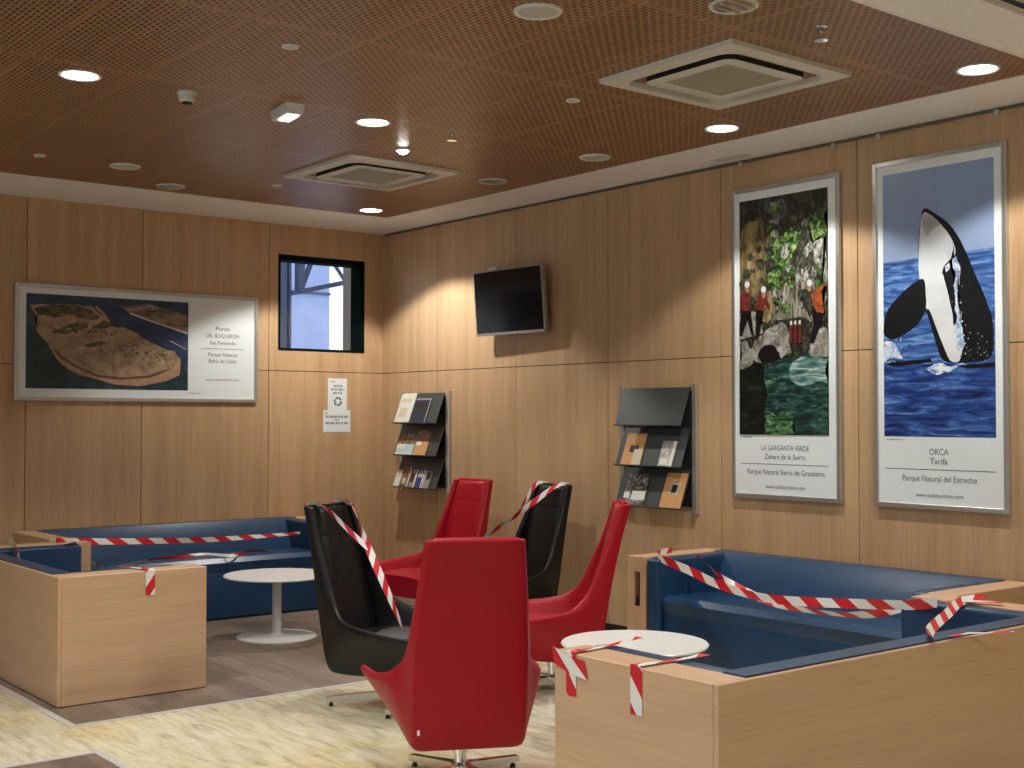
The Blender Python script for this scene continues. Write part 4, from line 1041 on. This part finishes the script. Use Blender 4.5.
def canoeist(helm, torso, legs, vest):
    L.append((legs, P['c_suit'])); L.append((torso, vest)); 
    cx = sum(a for a, z in helm)/len(helm); cz = sum(z for a, z in helm)/len(helm)
    L.append(([(cx+.018, cz-.012), (cx+.012, cz-.05), (cx-.012, cz-.05), (cx-.018, cz-.012)], P['c_skin'])); L.append((dot(cx, cz+.004, .022), P['c_helmet']))
canoeist(H1, T1, legs1, P['c_vest']); canoeist(H2, T2, legs2, P['c_vest']); canoeist(H3, T3, legs3, P['c_orange'])
L += [([(-4.63, 2.39), (-4.66, 2.33), (-4.65, 2.30), (-4.61, 2.35)], P['c_vest']), ([(-4.40, 2.42), (-4.41, 2.30), (-4.398, 2.30)], P['c_vest']), ([(-5.09, 2.30), (-5.02, 2.31), (-5.03, 2.27), (-5.09, 2.26)], P['c_orange'])]
for a in (-4.83, -4.865, -4.90): L += [([(a+.014, 2.20), (a-.014, 2.20), (a-.010, 2.08), (a+.010, 2.08)], P['c_vest']), ([(a+.008, 2.225), (a-.008, 2.225), (a-.008, 2.20), (a+.008, 2.20)], P['c_helmet'])]
L = clip(L, K0, K1, k0, k1); flat_pic(t, 'y', L)
t.location.y -= .010
words(t, 'y', [('LA GARGANTA VERDE', -4.768, 1.402, .048, .385), ('Zahara de la Sierra', -4.768, 1.345, .048, .33), ('Parque Natural Sierra de Grazalema', -4.768, 1.245, .050, .63), ('www.cadizturismo.com', -4.768, 1.150, .036, .32)], [(-5.115, -4.395, 1.297)], (-4.45, 1.472, .09))

# beach poster on the back wall
t = thing('framed_poster', 'wide framed aerial beach poster on the back wall above the long sofa', 'poster', (-2.374, 0, 2.2))
frame_parts(t, 'x', -3.424, -1.330, 1.730, 2.656, .030, DEP)
P['b_sea'] = mottled('beach_dark_sea', [(.006, .022, .026), (.016, .045, .055), (.05, .09, .10)], (6, 6, 9), .3, dist=.7, pos=[.34, .52, .74])
P['b_navy'] = mottled('beach_blue_channel', [(.012, .028, .07), (.025, .05, .11), (.06, .10, .17)], (4, 4, 10), .3, pos=[.34, .54, .72])
P['b_sand'] = mottled('beach_sand', [(.22, .14, .085), (.36, .25, .16), (.48, .36, .24)], (9, 9, 14), .3, dist=.6, pos=[.34, .5, .68])
P['b_beach'] = mottled('beach_shore', [(.36, .20, .13), (.50, .31, .21)], (6, 6, 12), .3)
P['b_rim'] = plain('beach_wet_line', (.15, .075, .045), .3); P['b_veg'] = mottled('beach_marsh', [(.03, .03, .014), (.10, .085, .04), (.22, .16, .08)], (16, 16, 22), .3, pos=[.36, .5, .66])
P['b_far'] = mottled('far_shore', [(.06, .05, .035), (.20, .14, .09), (.40, .30, .22)], (8, 8, 26), .3, pos=[.35, .5, .68]); P['b_surf'] = plain('beach_surf', (.58, .50, .44), .3)
B0, B1, b0, b1 = -3.335, -1.983, 1.828, 2.577
L = [(rect(B0, B1, b0, b1), P['b_sea']), ([(-3.335, 2.577), (-1.983, 2.577), (-1.983, 1.95), (-2.05, 2.1), (-2.35, 2.25), (-2.7, 2.42), (-3.335, 2.50)], P['b_navy']), (rough(b_isl2, .08), P['b_far']), (b_surf, P['b_surf']),
     (rough(b_island, .07), P['b_sand']), (b_beach, P['b_beach']), (b_line, P['b_rim'])] + [(rough(q, .12), P['b_veg']) for q in b_veg]
L += [([(-2.15, 2.25), (-2.0, 2.18), (-2.0, 2.175), (-2.15, 2.243)], P['b_surf']), ([(-2.77, 2.505), (-2.70, 2.44), (-2.66, 2.38), (-2.675, 2.375), (-2.72, 2.43), (-2.79, 2.495)], P['b_beach'])]
def dots(n, f, s0, s1, m):
    for _ in range(n):
        a, z = f(); s = random.uniform(s0, s1); L.append(([(a-s*1.6, z), (a, z-s), (a+s*1.6, z), (a, z+s)], m))
dots(60, lambda: (lambda u, v: (-2.75+.62*u, 2.26-.10*u-.12*v))(random.random(), random.random()), .003, .009, P['b_veg'])
dots(40, lambda: (random.uniform(-3.12, -2.6), 2.285+random.uniform(-.012, .02)), .004, .010, P['b_veg'])
dots(16, lambda: (random.uniform(-3.31, -3.05), random.uniform(1.85, 2.15)), .004, .009, P['b_navy'])
L = clip(L, B0, B1, b0, b1); flat_pic(t, 'x', L)
t.location.x += .021; t.location.y = BACK
words(t, 'x', [('Punta', -1.665, 2.365, .046, .13), ('DEL BOQUERÓN', -1.665, 2.303, .046, .31), ('San Fernando', -1.665, 2.242, .044, .24), ('Parque Natural', -1.665, 2.140, .044, .27), ('Bahía de Cádiz', -1.665, 2.085, .044, .26), ('www.cadizturismo.com', -1.665, 1.925, .030, .31)], [(-1.87, -1.46, 2.192)], (-1.93, 1.807, .12))

# ------------------------------------------------------------------ light
W = bpy.data.worlds.new('daylight'); W.use_nodes = True; SC.world = W
bg = W.node_tree.nodes['Background']; bg.inputs[0].default_value = (.84, .92, 1., 1); bg.inputs[1].default_value = 1.15
l = bpy.data.lights.new('daylight', 'AREA'); l.shape = 'RECTANGLE'; l.size = 7.6; l.size_y = 2.5; l.energy = 36; l.color = (.80, .90, 1.)
o = bpy.data.objects.new('daylight', l); COL.objects.link(o); o.location = (XL+.05, -7.5, 1.55); o.rotation_euler = (0, R(-90), 0)

# ------------------------------------------------------------------ camera
cam = bpy.data.cameras.new('camera'); cam.sensor_width = 36.; cam.lens = 1265.5/1024*36.; cam.clip_start = .05
o = bpy.data.objects.new('camera', cam); COL.objects.link(o); SC.camera = o
yaw, pitch, roll = .67427, .026595, .00076867
f = Vector((math.sin(yaw)*math.cos(pitch), math.cos(yaw)*math.cos(pitch), math.sin(pitch)))
r0 = Vector((math.cos(yaw), -math.sin(yaw), 0)); u0 = r0.cross(f)
rr = math.cos(roll)*r0+math.sin(roll)*u0; uu = -math.sin(roll)*r0+math.cos(roll)*u0
o.matrix_world = Matrix(((rr.x, uu.x, -f.x, -6.5218), (rr.y, uu.y, -f.y, -10.0828), (rr.z, uu.z, -f.z, 1.6), (0, 0, 0, 1)))
vs = SC.view_settings
SC.display_settings.display_device = 'sRGB'
vs.view_transform = 'Standard'; vs.look = 'None'; vs.exposure = .30; vs.gamma = 1.; vs.use_curve_mapping = False
